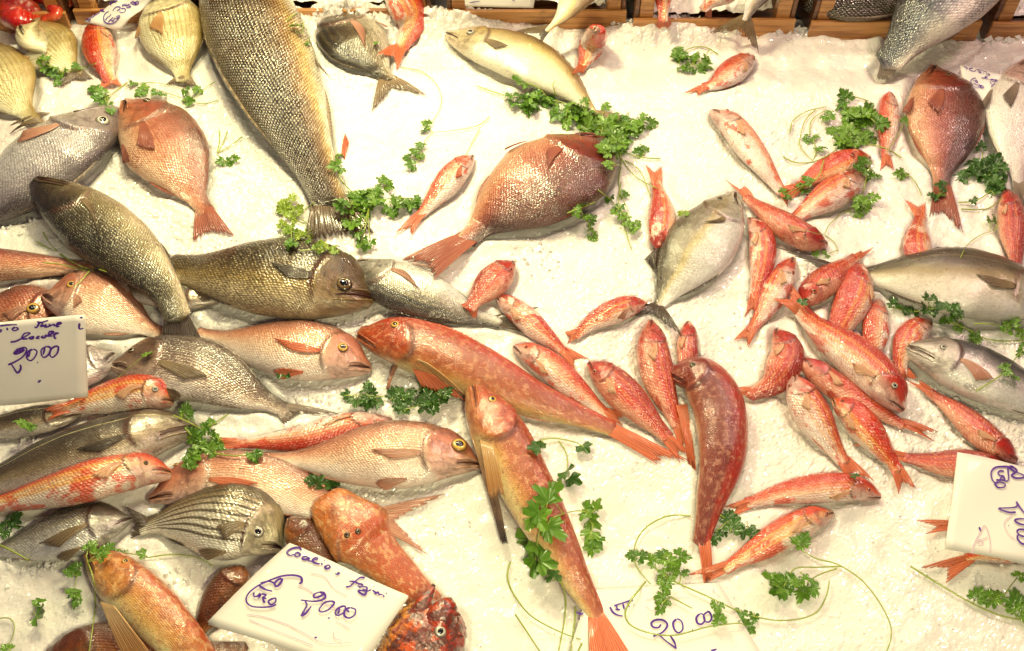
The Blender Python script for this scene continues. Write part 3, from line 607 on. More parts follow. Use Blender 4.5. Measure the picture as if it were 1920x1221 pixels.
fish('mullet', 'mullet_orange', [(1250, -95), (1246, -40), (1244, 8), (1244, 40)], 50, 'R', 'orange tail hanging over the crate slat right of top centre', tail=((1226, 60), (1264, 62)), zs=(.11, .105, .08, .06), pec=None, anal=None)
fish('mullet', 'mullet_pink', [(1400, -40), (1360, -12), (1332, 6), (1318, 18)], 40, 'R', 'small pink mullet lying over the slat beside the dark forked tail', tail=((1322, 44), (1334, 40)), zs=(.10, .09, .075, .065), pec=None)
fish('jack', 'jack_silver', [(1520, -150), (1450, -60), (1415, 0), (1398, 38)], 88, 'L', 'silver fish with big brown forked tail hanging over the crate slat', tail=((1326, 66), (1424, 104)), tm='fin_brown', zs=(.13, .125, .10, .08), pec=None, fork=.4, dorsal=None, anal=None)
fish('bass', 'bass_blue', [(1900, -140), (1805, -40), (1725, 45), (1665, 118)], 140, 'R', 'blue backed silver bass hanging tail down from the crates, top right', tail=((1643, 152), (1662, 156)), tm='fin_grey', zs=(.17, .14, .095, .035), fork=.9, roll=.5, dorsal=(.3, .8, .02), pec=None)
# upper left
fish('bream', 'bream_gold', [(40, 52), (70, 75), (105, 105), (148, 138)], 104, 'L', 'yellow striped bream in the top left corner below the prawn crate', tail=((176, 150), (112, 166)), tm='fin_grey', pec=(.22, 1), pecm='fin_gold', eye=None, dorsal=(.35, .8, .03))
fish('bream', 'bream_gold', [(-60, 90), (-10, 140), (32, 195), (62, 226)], 138, 'L', 'yellow striped bream cut by the left photo edge', tail=((18, 236), (96, 212)), tm='fin_brown', pec=(.26, 1), pecm='fin_gold', dorsal=(.35, .8, .03))
fish('mullet', 'mullet_orange', [(184, 44), (186, 85), (196, 125), (206, 152)], 74, 'R', 'orange and yellow mullet under the leaning price card, top left', tail=((186, 172), (230, 162)), pec=(.2, 1))
fish('bream', 'bream_gold', [(300, -8), (316, 40), (332, 100), (345, 150)], 138, 'L', 'plump yellow striped bream right of the leaning price card', tail=((310, 160), (372, 165)), tm='fin_brown', pecm='fin_gold', pec=(.28, .6), dorsal=(.35, .8, .04), tk=.42)
fish('bass', 'bass_silver', [(210, 210), (165, 245), (90, 300), (10, 365), (-70, 430)], 128, 'L', 'silver bass with white ringed eye at the left photo edge', eye=(192, 226), eyem='eye_silver', er=.085, pec=(.2, 1.2), pecm='fin_pink', pxfins=[('pelvic_fin', (72, 218), (86, 230), (18, 252), (24, 246), 'fin_brown')])
fish('bream', 'bream_pink', [(236, 192), (285, 245), (340, 325), (386, 398)], 160, 'L', 'plump rosy bream lying tail down beside the silver bass', tail=((362, 452), (440, 444)), tm='fin_dred', fork=.75, eye=(276, 189), eyem='eye_brown', er=.05, pec=(.24, .7), pecm='fin_dred', dorsal=(.35, .85, .03), zs=None)
fish('bass', 'grouper_brown', [(425, -150), (455, -10), (505, 120), (562, 250), (608, 352), (618, 376)], 192, 'R', 'biggest brown scaly fish lying tail down across the upper left', tail=((572, 456), (704, 440)), tm='fin_tail', fork=.95, roll=.2, dorsal=(.25, .85, .05), dm='fin_brown', pec=None, pxfins=[('pelvic_fin', (528, 40, .06), (515, 52, .06), (622, 150, .05), (585, 112, .06), 'fin_brown'), ('anal_fin', (640, 290), (646, 300), (648, 250), (655, 268), 'fin_red')])
fish('bream', 'bream_dark', [(628, 22), (655, 62), (695, 108), (728, 150)], 112, 'R', 'dark olive striped bream with spread forked tail at top', tail=((696, 214), (802, 180)), tm='fin_brown', fork=.35, eye=(631, 33), eyem='eye_brown', er=.045, pec=(.34, -.5), pecm='fin_pink', dorsal=(.35, .85, .025))
fish('mullet', 'mullet_orange', [(728, -50), (755, 0), (770, 50), (752, 92)], 78, 'L', 'orange mullet with its tail over the dark striped bream', tail=((706, 104), (744, 136)), pec=None, dorsal=(.3, .8, .05))
fish('jack', 'jack_pale', [(838, 66), (905, 84), (985, 112), (1060, 160), (1122, 218)], 94, 'L', 'pale yellow amberjack with round eye above the long parsley bunch', tail=((1210, 232), (1140, 290)), tm='fin_brown', eye=(881, 61), eyem='eye_silver', er=.075, pec=(.14, .3), pecm='fin_brown', dorsal=(.42, .9, .08), dm='fin_brown')
fish('mullet', 'mullet_orange', [(1118, 50), (1110, 85), (1098, 115), (1090, 130)], 56, 'R', 'small orange mullet standing alone below the back crates, top centre', tail=((1070, 142), (1094, 140)), pec=(.2, .5), sink=.6)
fish('mullet', 'mullet_pale', [(1410, 108), (1378, 132), (1345, 156), (1320, 164)], 50, 'R', 'small pale mullet right of the little parsley heap, top right', tail=((1280, 176), (1306, 180)), sink=.6)
fish('mullet', 'mullet_pale', [(1334, 212), (1372, 238), (1418, 296), (1466, 362)], 56, 'L', 'long pale mullet lying diagonally on bare ice, upper right', tail=((1478, 388), (1500, 368)), pec=(.25, 1))
fish('mullet', 'mullet_pale', [(1668, 176), (1668, 215), (1664, 262), (1660, 298)], 50, 'R', 'narrow pale mullet between the round parsley bunch and the big red bream', tail=((1650, 322), (1676, 320)), pec=None)
fish('mullet', 'mullet_orange', [(1628, 296), (1588, 304), (1530, 330), (1492, 356)], 52, 'R', 'orange mullet with dark eye right under the round parsley bunch', tail=((1462, 352), (1478, 380)), eye=(1591, 296), er=.09, eyem='eye_red')
fish('mullet', 'mullet_pink', [(1620, 332), (1580, 354), (1530, 384), (1488, 412)], 64, 'R', 'fat red and white mullet below the mullet under the round parsley', tail=((1446, 412), (1470, 440)), pec=(.2, 1))
fish('mullet', 'mullet_pink', [(1735, 505), (1722, 470), (1722, 430), (1728, 402)], 62, 'L', 'pink mullet standing head down behind the gold flanked amberjack', tail=((1694, 372), (1735, 378)), pec=None)
fish('bream', 'bream_red', [(1752, 128), (1768, 190), (1768, 270), (1766, 350)], 160, 'L', 'big dark red bream lying tail down at upper right', tail=((1742, 410), (1806, 440)), tm='fin_dred', fork=.7, eye=(1778, 141), eyem='eye_brown', er=.045, pec=(.22, .4), pecm='fin_dred', dorsal=(.35, .85, .025))
fish('mullet', 'mullet_red', [(1888, 360), (1896, 410), (1902, 470), (1905, 505)], 62, 'L', 'red mullet tail down at the right photo edge', tail=((1890, 530), (1918, 528)), pec=(.2, .6))
fish('bream', 'bream_white', [(1935, 112), (1908, 180), (1902, 270), (1912, 350)], 132, 'L', 'pale silver bream with red cheek at the right photo edge', tail=((1900, 410), (1935, 408)), tm='fin_grey', pec=(.2, .5), sink=.1)
# middle
fish('mullet', 'mullet_pale', [(886, 296), (858, 322), (820, 368), (788, 404)], 54, 'R', 'pale mullet with orange tail left of the big red porgy', tail=((738, 442), (768, 446)), pec=(.25, 1), pecm='fin_red')
fish('bream', 'bream_silver', [(654, 497), (720, 522), (810, 560), (880, 590), (938, 606)], 98, 'R', 'silver bream with dark shoulder blotch lying under the red tail', tail=((1016, 575), (1002, 632)), tm='fin_dark', fork=.4, eye=(668, 508), eyem='eye_brown', er=.07, pec=(.22, -.8), pecm='fin_pink', tk=.5)
fish('bream', 'bream_red', [(1134, 264), (1060, 312), (960, 378), (872, 452)], 170, 'L', 'big dark red porgy with its head under the parsley, centre', tail=((752, 488), (812, 526)), tm='fin_dred', fork=.8, pec=(.15, -.6), pecm='fin_dred', dorsal=(.35, .85, .02), tk=.4)
fish('mullet', 'mullet_pink', [(932, 558), (975, 590), (1022, 630), (1062, 664)], 52, 'L', 'red mullet running under the dark tail of the silver bream', tail=((1104, 674), (1078, 694)))
fish('mullet', 'mullet_red', [(962, 496), (930, 524), (898, 558), (880, 580)], 66, 'R', 'bright red mullet lying across the silver bream', tail=((864, 572), (892, 610)), eye=(958, 506), er=.07, eyem='eye_red', pec=None)
fish('mullet', 'mullet_pink', [(1212, 572), (1165, 580), (1110, 606), (1078, 632)], 50, 'R', 'slim pink mullet touching the dark tail of the silver amberjack', tail=((1056, 624), (1062, 646)), pec=(.3, 1.6), pecm='fin_pink')
fish('mullet', 'mullet_red', [(1218, 606), (1222, 660), (1240, 730), (1272, 800)], 76, 'L', 'deep red mullet lying left of the dark gurnard head', tail=((1280, 852), (1305, 862)))
fish('mullet', 'mullet_red', [(1290, 606), (1288, 640), (1290, 690), (1296, 740)], 50, 'L', 'small red mullet whose head shows above the dark gurnard', tail=None)
fish('mullet', 'mullet_pink', [(1236, 468), (1242, 425), (1240, 380), (1230, 340)], 60, 'L', 'pink striped mullet head down left of the silver amberjack', tail=((1208, 306), (1240, 310)))
fish('jack', 'jack_silver', [(1376, 366), (1350, 410), (1302, 478), (1255, 545), (1228, 582)], 146, 'R', 'silver amberjack with yellow side stripe and sickle tail, centre right', tail=((1112, 602), (1280, 632)), tm='fin_dark', fork=.22, eye=(1350, 371), eyem='eye_brown', er=.04, pec=(.10, -.8), pecm='fin_brown', dorsal=(.5, .9, .05), dm='fin_dark', anal=(.55, .85, .06), pxfins=[('dorsal_fin', (1240, 462), (1232, 505), (1208, 488), (1226, 508), 'fin_dark')])
fish('mullet', 'mullet_pink', [(1406, 412), (1428, 452), (1426, 510), (1412, 562)], 62, 'L', 'spotted pink mullet right of the silver amberjack', tail=((1396, 596), (1422, 594)), pec=(.25, 1))
fish('mullet', 'mullet_red', [(1546, 462), (1500, 442), (1440, 402), (1398, 370)], 52, 'R', 'slender deep red mullet with its tail pointing up left', tail=((1358, 336), (1394, 348)), eye=(1508, 440), er=.07, eyem='eye_red', tk=.8)
fish('jack', 'jack_gold', [(1985, 585), (1900, 548), (1790, 528), (1680, 520), (1580, 512)], 140, 'R', 'long gold flanked amberjack entering from the right edge', tail=((1450, 462), (1500, 520)), tm='fin_dark', fork=.4, dorsal=(.3, .75, .08), dm='fin_dark', pec=(.18, 0), pecm='fin_brown')
fish('mullet', 'mullet_pink', [(1488, 488), (1468, 525), (1436, 580), (1408, 622)], 62, 'R', 'pink mullet with its tail pointing down left, right of centre', tail=((1374, 640), (1402, 652)), eye=(1487, 512), er=.08, eyem='eye_red')
fish('mullet', 'mullet_red', [(1456, 622), (1474, 664), (1452, 716), (1404, 742)], 80, 'L', 'curled red mullet right of the dark gurnard', tail=((1372, 728), (1366, 742)), eye=(1459, 633), er=.05, eyem='eye_red')
fish('mullet', 'mullet_pink', [(1612, 500), (1606, 550), (1580, 605), (1556, 650)], 84, 'R', 'fat striped mullet between the deep red one and the gold flanked amberjack', eye=(1617, 515), er=.06, eyem='eye_red', pec=(.2, 1), tail=((1530, 660), (1560, 680)))
fish('mullet', 'mullet_red', [(1508, 572), (1535, 540), (1575, 508), (1606, 482)], 64, 'L', 'deep red mullet with dark eye and a parsley leaf at its mouth', tail=((1638, 464), (1616, 470)), eye=(1527, 546), er=.09, eyem='eye_red', tk=.8)
fish('mullet', 'mullet_pale', [(1648, 566), (1645, 600), (1640, 650), (1636, 684)], 62, 'R', 'small pale striped mullet beside the parsley under the gold flanked amberjack', tail=((1630, 700), (1650, 700)), pec=None)
fish('mullet', 'mullet_pink', [(1744, 606), (1712, 628), (1692, 668), (1690, 700)], 68, 'R', 'rosy mullet pressed against the grey pointed fish head', tail=((1688, 722), (1722, 712)), pec=None)
fish('bass', 'blue_fish', [(1700, 654), (1770, 676), (1860, 712), (2030, 790)], 98, 'L', 'grey silver fish with pointed head entering from the right edge', eye=(1768, 652), eyem='eye_silver', er=.06, pec=(.2, 1), pecm='fin_pink', tk=.6)
fish('mullet', 'mullet_red', [(1500, 676), (1548, 712), (1620, 758), (1695, 798)], 56, 'L', 'long dark red mullet lying just below the largest spotted mullet', tail=((1762, 812), (1752, 828)), eye=(1521, 686), er=.07, eyem='eye_red')
fish('mullet', 'mullet_red', [(1885, 882), (1820, 872), (1750, 868), (1696, 858)], 60, 'R', 'dark red mullet running under the right hand price card', tail=((1588, 832), (1640, 862)))
fish('mullet', 'mullet_orange', [(1564, 750), (1600, 780), (1645, 832), (1684, 882)], 66, 'L', 'orange yellow mullet with fan tail, second of the two pointing down', tail=((1686, 930), (1718, 918)), pec=(.25, 1))
fish('mullet', 'mullet_pink', [(1486, 708), (1505, 750), (1545, 815), (1582, 868)], 76, 'L', 'plump red white mullet below the curled one', tail=((1592, 908), (1640, 904)), eye=(1478, 724), er=.06, eyem='eye_red', pec=(.25, 1))
fish('mullet', 'mullet_pink', [(1688, 768), (1650, 718), (1590, 660), (1528, 612), (1496, 576)], 86, 'R', 'largest spotted mullet lying across the others, tail up left', tail=((1448, 560), (1484, 534)), tm='fin_red', eye=(1678, 723), er=.075, eyem='eye_silver', sink=.2)
fish('mullet', 'mullet_red', [(1902, 864), (1860, 832), (1800, 778), (1742, 736)], 58, 'R', 'red mullet above the right hand price card', tail=((1698, 712), (1722, 712)), eye=(1870, 850), er=.08, eyem='eye_red')
# centre gurnards and mullets
fish('mullet', 'mullet_pale', [(966, 652), (1020, 680), (1085, 735), (1140, 780)], 62, 'L', 'pale pink mullet lying along the back of the long red gurnard', tail=((1170, 800), (1180, 780)))
fish('gurnard', 'gurnard_orange', [(680, 628), (760, 640), (870, 685), (1000, 748), (1150, 804)], 122, 'L', 'long orange red gurnard lying head left across the centre', tail=((1300, 868), (1236, 872)), tm='fin_red', eye=(741, 608), eyem='eye_gold', er=.085, dorsal=(.22, .45, .08), pec=None, fork=.8, roll=.45, hl=.22,
     pxfins=[('pectoral_fin', (758, 668, .035), (800, 690, .035), (792, 728, .015), (872, 752, .015), 'fin_red'), ('pectoral_fin', (770, 668, .045), (800, 680, .05), (850, 735, .02), (876, 745, .022), 'fin_gold'), ('feeler', (742, 680), (748, 684), (724, 730), (728, 732), 'fin_pink')])
fish('mullet', 'mullet_red', [(1106, 684), (1150, 722), (1205, 775), (1252, 822)], 74, 'L', 'striped red mullet with dark eye right of the long red gurnard', tail=((1276, 868), (1304, 862)), eye=(1116, 697), er=.07, eyem='eye_red')
fish('mullet', 'mullet_pale', [(1648, 932), (1590, 916), (1490, 922), (1400, 944)], 64, 'R', 'pale mullet lying flat above the low right orange mullet', tail=((1356, 952), (1368, 972)), pec=(.25, 1))
fish('mullet', 'mullet_orange', [(1560, 966), (1510, 982), (1430, 1026), (1358, 1068)], 72, 'R', 'orange mullet lowest of the pair right of the gurnard tail', tail=((1286, 1080), (1326, 1092)), eye=(1549, 963), er=.075, eyem='eye_red', pec=(.25, 1))
fish('gurnard', 'gurnard_red', [(1262, 700), (1312, 706), (1346, 760), (1354, 850), (1332, 940), (1314, 1020)], 128, 'L', 'dark red gurnard with bent head, tail pointing down, right of centre', tail=((1322, 1110), (1336, 1084)), tm='fin_red', eye=(1301, 684), eyem='eye_brown', er=.075, pec=None, roll=.45, fork=.9, dorsal=(.35, .85, .05), hl=.2,
     pxfins=[('pectoral_fin', (1268, 760), (1288, 758), (1290, 870), (1305, 885), 'fin_red')])
fish('mullet', 'mullet_orange', [(1880, 982), (1850, 984), (1820, 986), (1796, 986)], 40, 'R', 'orange forked tail poking out left of the right hand price card', tail=((1714, 976), (1732, 1002)))
fish('mullet', 'mullet_orange', [(1930, 1040), (1890, 1038), (1850, 1040), (1812, 1046)], 44, 'R', 'orange forked tail poking out below the right hand price card', tail=((1722, 1066), (1770, 1096)))
# left pile, lowest first
fish('gurnard', 'bream_pink', [(-260, 500), (-120, 498), (20, 498), (172, 502)], 84, 'L', 'pink fish body entering from the left edge under the greenish bass', pec=None, dorsal=None, anal=None)
fish('bass', 'bass_grey', [(420, 560), (340, 556), (250, 545), (180, 536)], 52, 'R', 'black fish tail spread beside the pink bream head at far left', tail=((66, 518), (76, 554)), tm='fin_dark', pec=None)
fish('bream', 'bream_pink', [(116, 592), (60, 582), (0, 584), (-80, 590)], 92, 'R', 'brownish bream with gold eye above the left price card', eye=(62, 578), eyem='eye_gold', er=.12)
fish('bream', 'bream_pale', [(84, 556), (150, 562), (230, 592), (300, 626)], 124, 'L', 'pale rosy bream behind the left price card under the greenish bass', eye=(134, 536), eyem='eye_gold', er=.075, pec=(.1, .5))
fish('bass', 'grouper_olive', [(694, 562), (600, 530), (500, 518), (400, 512), (318, 500)], 152, 'R', 'olive gold grouper with grumpy mouth, centre left', eye=(643, 534), eyem='eye_brown', er=.09, pec=(.2, -.2), pecm='fin_dark', tk=.5, dorsal=(.3, .9, .04), dm='fin_dark')
fish('bream', 'bream_pale', [(692, 692), (620, 668), (520, 652), (440, 640), (370, 624)], 116, 'R', 'rosy bream facing right below the olive gold grouper', eye=(643, 651), eyem='eye_gold', er=.085, pec=(.26, -.3), pecm='fin_red', tk=.46)
fish('bass', 'bass_silver', [(212, 668), (175, 680), (120, 690), (40, 690)], 86, 'R', 'small silver fish half hidden behind the left price card', pec=None)
fish('bass', 'bass_olive', [(68, 342), (125, 382), (215, 450), (300, 530), (334, 596)], 128, 'R', 'dark greenish bass lying diagonally over the left pile, tail down', tail=((304, 648), (388, 656)), tm='fin_dark', fork=.95, pec=(.2, -1.2), pecm='fin_brown', dorsal=(.4, .9, .04), dm='fin_dark', lift=.012)
fish('bream', 'bream_grey', [(212, 686), (290, 684), (380, 700), (465, 738), (540, 772)], 130, 'L', 'grey bream with fine stripes below the rosy bream', tail=((636, 776), (534, 798)), tm='fin_grey', fork=.35, eye=(247, 658), eyem='eye_brown', er=.05, pec=(.3, .5), pecm='fin_brown', tk=.42)
fish('bass', 'bass_grey', [(150, 776), (80, 786), (0, 800), (-80, 808)], 56, 'R', 'speckled grey fish under the left price card', pec=None)
fish('mullet', 'mullet_orange', [(320, 758), (270, 738), (200, 748), (120, 768)], 74, 'R', 'orange mullet with dark eye poking out below the left price card', eye=(291, 731), er=.085, eyem='eye_silver', pec=(.3, 1.4), tail=((80, 770), (86, 790)))
fish('bream', 'bream_pale', [(282, 936), (380, 902), (500, 910), (620, 952), (706, 974)], 122, 'L', 'rosy bream with spread pink tail behind the bottom price card', tail=((836, 926), (806, 1042)), tm='fin_pink', fork=.3, eye=(325, 868), eyem='eye_gold', er=.07, pec=(.22, .2), pecm='fin_red', dorsal=(.35, .95, .05), dm='fin_red')
fish('bass', 'bass_grey', [(368, 806), (290, 812), (180, 846), (60, 880), (-80, 930)], 112, 'R', 'long brownish grey bass left of the lower parsley tangle', pec=(.2, .2), pecm='fin_dark', dorsal=(.3, .8, .03), tk=.6)
fish('bream', 'bream_silver', [(244, 974), (180, 986), (90, 1010), (-30, 1040)], 98, 'R', 'silver fish with grey stripes under the lowest red mullet, lower left', pec=(.3, 1), pecm='fin_brown', tk=.5)
fish('mullet', 'mullet_orange', [(318, 892), (250, 886), (150, 908), (50, 934), (-30, 950)], 82, 'R', 'bright orange red mullet lying over the pile at lower left', eye=(273, 868), er=.06, eyem='eye_brown', pec=(.22, 1.2), lift=.004, tail=((-70, 940), (-70, 970)))
fish('mullet', 'mullet_pale', [(734, 790), (660, 796), (560, 822), (440, 832)], 58, 'L', 'slim red and white mullet belly up between the rosy breams', eye=None, pec=(.25, -.8), tail=((390, 820), (400, 846)))
fish('bream', 'bream_pale', [(898, 872), (830, 856), (720, 854), (610, 860), (504, 862)], 132, 'R', 'rosy bream with very large gold eye left of the middle gurnard', eye=(862, 835), eyem='eye_gold', er=.115, pec=(.24, -.1), pecm='fin_pink', tk=.46, tail=((440, 850), (446, 880)))
fish('bream', 'bream_stripe', [(526, 1026), (470, 990), (380, 972), (310, 978), (262, 990)], 152, 'R', 'rounded dark striped bream beside the bottom price card', tail=((236, 950), (244, 1010)), tm='fin_dark', eye=(484, 998), eyem='eye_silver', er=.08, pec=(.15, .8), pecm='fin_brown', tk=.42)
fish('gurnard', 'brown', [(548, 975), (590, 1035), (640, 1095)], 84, 'L', 'brown rough fish showing above the bottom price card', pec=None, dorsal=None, anal=None, name='rough_fish', cat='fish', group='brown fish half under the bottom price card')
fish('gurnard', 'brown', [(450, 1068), (414, 1120), (370, 1190)], 86, 'R', 'brown rough fish with small eye left of the bottom price card', pec=None, dorsal=None, anal=None, eye=(436, 1090), eyem='eye_brown', er=.05, name='rough_fish', cat='fish', group='brown fish half under the bottom price card', tk=.6)
fish('gurnard', 'brown', [(92, 1228), (190, 1210), (320, 1226), (460, 1216)], 110, 'L', 'brown rough fish under the pale orange gurnard at the bottom', pec=None, dorsal=None, anal=None, name='rough_fish', cat='fish', group='brown fish half under the bottom price card', tk=.6)
fish('gurnard', 'gurnard_pale', [(172, 1040), (228, 1088), (310, 1172), (400, 1270), (470, 1340)], 136, 'L', 'pale orange gurnard with sprig on its snout at the bottom left', eye=(236, 1054), eyem='eye_gold', er=.085, pec=None, roll=0, dorsal=(.3, .9, .04), hl=.26,
     pxfins=[('pectoral_fin', (188, 1128, .05), (214, 1136, .065), (236, 1240, .045), (284, 1228, .06), 'fin_gold')])
fish('topgurnard', 'gurnard_pale', [(612, 940), (664, 992), (730, 1060), (812, 1134)], 132, 'L', 'orange gurnard seen from above with both eyes, beside the bottom card', eye=[(648, 1004), (684, 984)], eyem='eye_brown', er=.05, roll=1.35, pec=None, dorsal=(.42, .9, .03), hl=.36, mouth=False,
     pxfins=[])
fish('gurnard', 'gurnard_orange', [(890, 730), (928, 795), (975, 890), (1048, 1030), (1125, 1165)], 134, 'L', 'longest orange gurnard running down the centre under broad parsley leaves', eye=(924, 750), eyem='eye_gold', er=.085, pec=None, roll=-.1, dorsal=(.3, .9, .05), fork=.9, tail=((1106, 1275), (1196, 1250)), tm='fin_red', tailz=.03, lift=.012, hl=.24,
     pxfins=[('pectoral_fin', (882, 812, .04), (910, 822, .045), (942, 1022, .014), (952, 1020, .014), 'fin_long'), ('pectoral_fin', (900, 825, .055), (925, 835, .06), (918, 935, .04), (945, 928, .045), 'fin_gold')])
fish('scorp', 'scorpion', [(832, 1160), (806, 1190), (760, 1245), (700, 1310)], 152, 'L', 'spiny dark red scorpionfish at the bottom beside the price card', eye=(826, 1186), eyem='eye_silver', er=.085, spiky=.009, pec=None, dorsal=(.3, .9, .08), dm='fin_dred', name='scorpionfish', group=None, mouth=False,
     cones=[('jaw', (772, 1180, .05), (814, 1096, .065), 22, 6), ('jaw', (815, 1190, .05), (845, 1122, .065), 34, 16), ('head_spine', (850, 1186, .05), (866, 1194, .055), 6, 2), ('head_spine', (846, 1158, .06), (862, 1152, .063), 6, 2)])

# ---- the ice gives way under the fish and heaps up against them
mk = (HM > (.010*lattice(HX, HY, .18, 1)+.008*lattice(HX, HY, .05, 2))+.004).astype(float); mk[HY > YC-.01] = 0
def blur(A, r):
    for ax in (0, 1):
        A = sum(np.roll(A, k, ax) for k in range(-r, r+1))/(2*r+1)
    return A
rg = np.clip(blur(blur(mk, 1), 1)*1.0, 0, 1); near = blur(blur(mk, 3), 3)
ii = np.clip(((X-BX0)/HR), 0, len(hx)-2); jj = np.clip(((Y+.9)/HR), 0, len(hy)-2); i0 = ii.astype(int); j0 = jj.astype(int); fi = ii-i0; fj = jj-j0
def samp(A): return A[i0, j0]*(1-fi)*(1-fj)+A[i0+1, j0]*fi*(1-fj)+A[i0, j0+1]*(1-fi)*fj+A[i0+1, j0+1]*fi*fj
mk_ = samp(rg); nr_ = samp(near)
ICE = ICE+nr_*(1-mk_)*(.016+.018*lattice(X, Y, .03, 41)+.0015*chips(X, Y, .009, 42))-mk_*.008
co_ = np.stack([X.ravel(), Y.ravel(), ICE.ravel()], 1); ice.data.vertices.foreach_set('co', co_.ravel()); ice.data.update()

# ================================================================ price cards with handwriting
M['paper'] = plain('paper', (.86, .82, .78), .6, 0, .1, 30, .08, .15, .0008)
M['paper_edge'] = plain('paper_edge', (.78, .74, .68), .7, 0, 0, 60, .3, .3)
s = N('ink'); M['ink'] = s.P(col=(.085, .02, .30), rough=.4)
s = N('ink_faint'); M['ink_faint'] = s.P(col=(.66, .50, .60), rough=.5)
def card(label, corners, zs, strokes, view, faint=(), wpx=3.4, folds=2):
    """corners in the photo; zs heights of first three; view = (ox, oy, scale) of the traced strokes"""
    p0, p1, p3 = at(*corners[0], zs[0]), at(*corners[1], zs[1]), at(*corners[3], zs[2])
    nrm = np.cross(p1-p0, p3-p0); nrm /= np.linalg.norm(nrm)
    if nrm[2] < 0: nrm = -nrm
    def on(px, py, o=0):
        d = ray(px, py); k = np.dot(p0+nrm*o-CAM, nrm)/np.dot(d, nrm); return CAM+d*k
    e1, e2 = p1-p0, p3-p0; G2 = np.linalg.inv(np.array([[e1@e1, e1@e2], [e1@e2, e2@e2]]))
    def bend(p):
        u, v = G2@np.array([(p-p0)@e1, (p-p0)@e2]); k = 1 if folds > 1 else .35
        return p+nrm*k*(.005*math.sin(u*3.1+.6)*math.sin(v*2.6+.3)+.002*math.sin(u*7+v*4)-.004*max(0, u+v-1.6)*3)
    q = [on(*c) for c in corners]; org = sum(q)/4
    r = empty('price_card', org, label, 'price card', 'handwritten price cards')
    def sheet(nm, dz, sh, mat, th=.0012):
        n_ = 14; V = []
        for i in range(n_):
            for j in range(n_):
                u, v = i/(n_-1), j/(n_-1); p = (q[0]*(1-u)+q[1]*u)*(1-v)+(q[3]*(1-u)+q[2]*u)*v
                cv = 0
                V.append(bend(p)-nrm*(dz+.003*(dz > .001)*math.sin(u*5+v*3))+sh)
        V = np.array(V); o = mesh(nm, V, gridfaces(n_, n_), M[mat], r, org); md = o.modifiers.new('thickness', 'SOLIDIFY'); md.thickness = th; md.offset = -1 if True else 1
        return V
    f1 = sheet('front_sheet', .0004, np.zeros(3), 'paper', .0006); 
    if folds > 1: sheet('back_sheet', .0040, (q[2]-q[1])*.012+(q[1]-q[0])*.006, 'paper_edge')
    reg(f1, gridfaces(14, 14))
    for st, mt, wd in ((strokes, 'ink', wpx), (faint, 'ink_faint', 2.0)):
        if not st: continue
        V, F = [], []; kz = 0
        for S in st:
            S = np.array(S, float)/view[2]+np.array(view[:2])
            if len(S) == 1: S = np.vstack([S[0]-[1.2, 0], S[0]+[1.2, .5]])
            C_ = catmull(S, max(4, int(len(S)*7))) if len(S) > 2 else catmull(S, 4)
            P3 = np.array([bend(on(a, b)) for a, b in C_]); T_ = np.gradient(P3, axis=0); T_ /= np.linalg.norm(T_, axis=1)[:, None]+1e-9
            sdv = np.cross(nrm, T_); wm = np.linalg.norm(on(C_[0][0]+wd/2, C_[0][1])-on(C_[0][0]-wd/2, C_[0][1]))/2
            wv = wm*(1+.22*np.sin(np.linspace(0, 5, len(P3))+kz)); wv[0] *= .6; wv[-1] *= .6
            b = len(V)
            for i in range(len(P3)):
                o_ = nrm*(.0009+.000006*kz+.0000015*i*7); V += [P3[i]+sdv[i]*wv[i]+o_, P3[i]-sdv[i]*wv[i]+o_]
                if i: F.append((b+2*i-2, b+2*i-1, b+2*i+1, b+2*i))
            kz += 9
        mesh('handwriting' if mt == 'ink' else 'faint_print', V, F, M[mt], r, org, smooth=False)
    # cards also stop the parsley sinking through
    for i in range(0, len(f1)):
        pass
    return r
ZA = (380, 1000, 4.8)
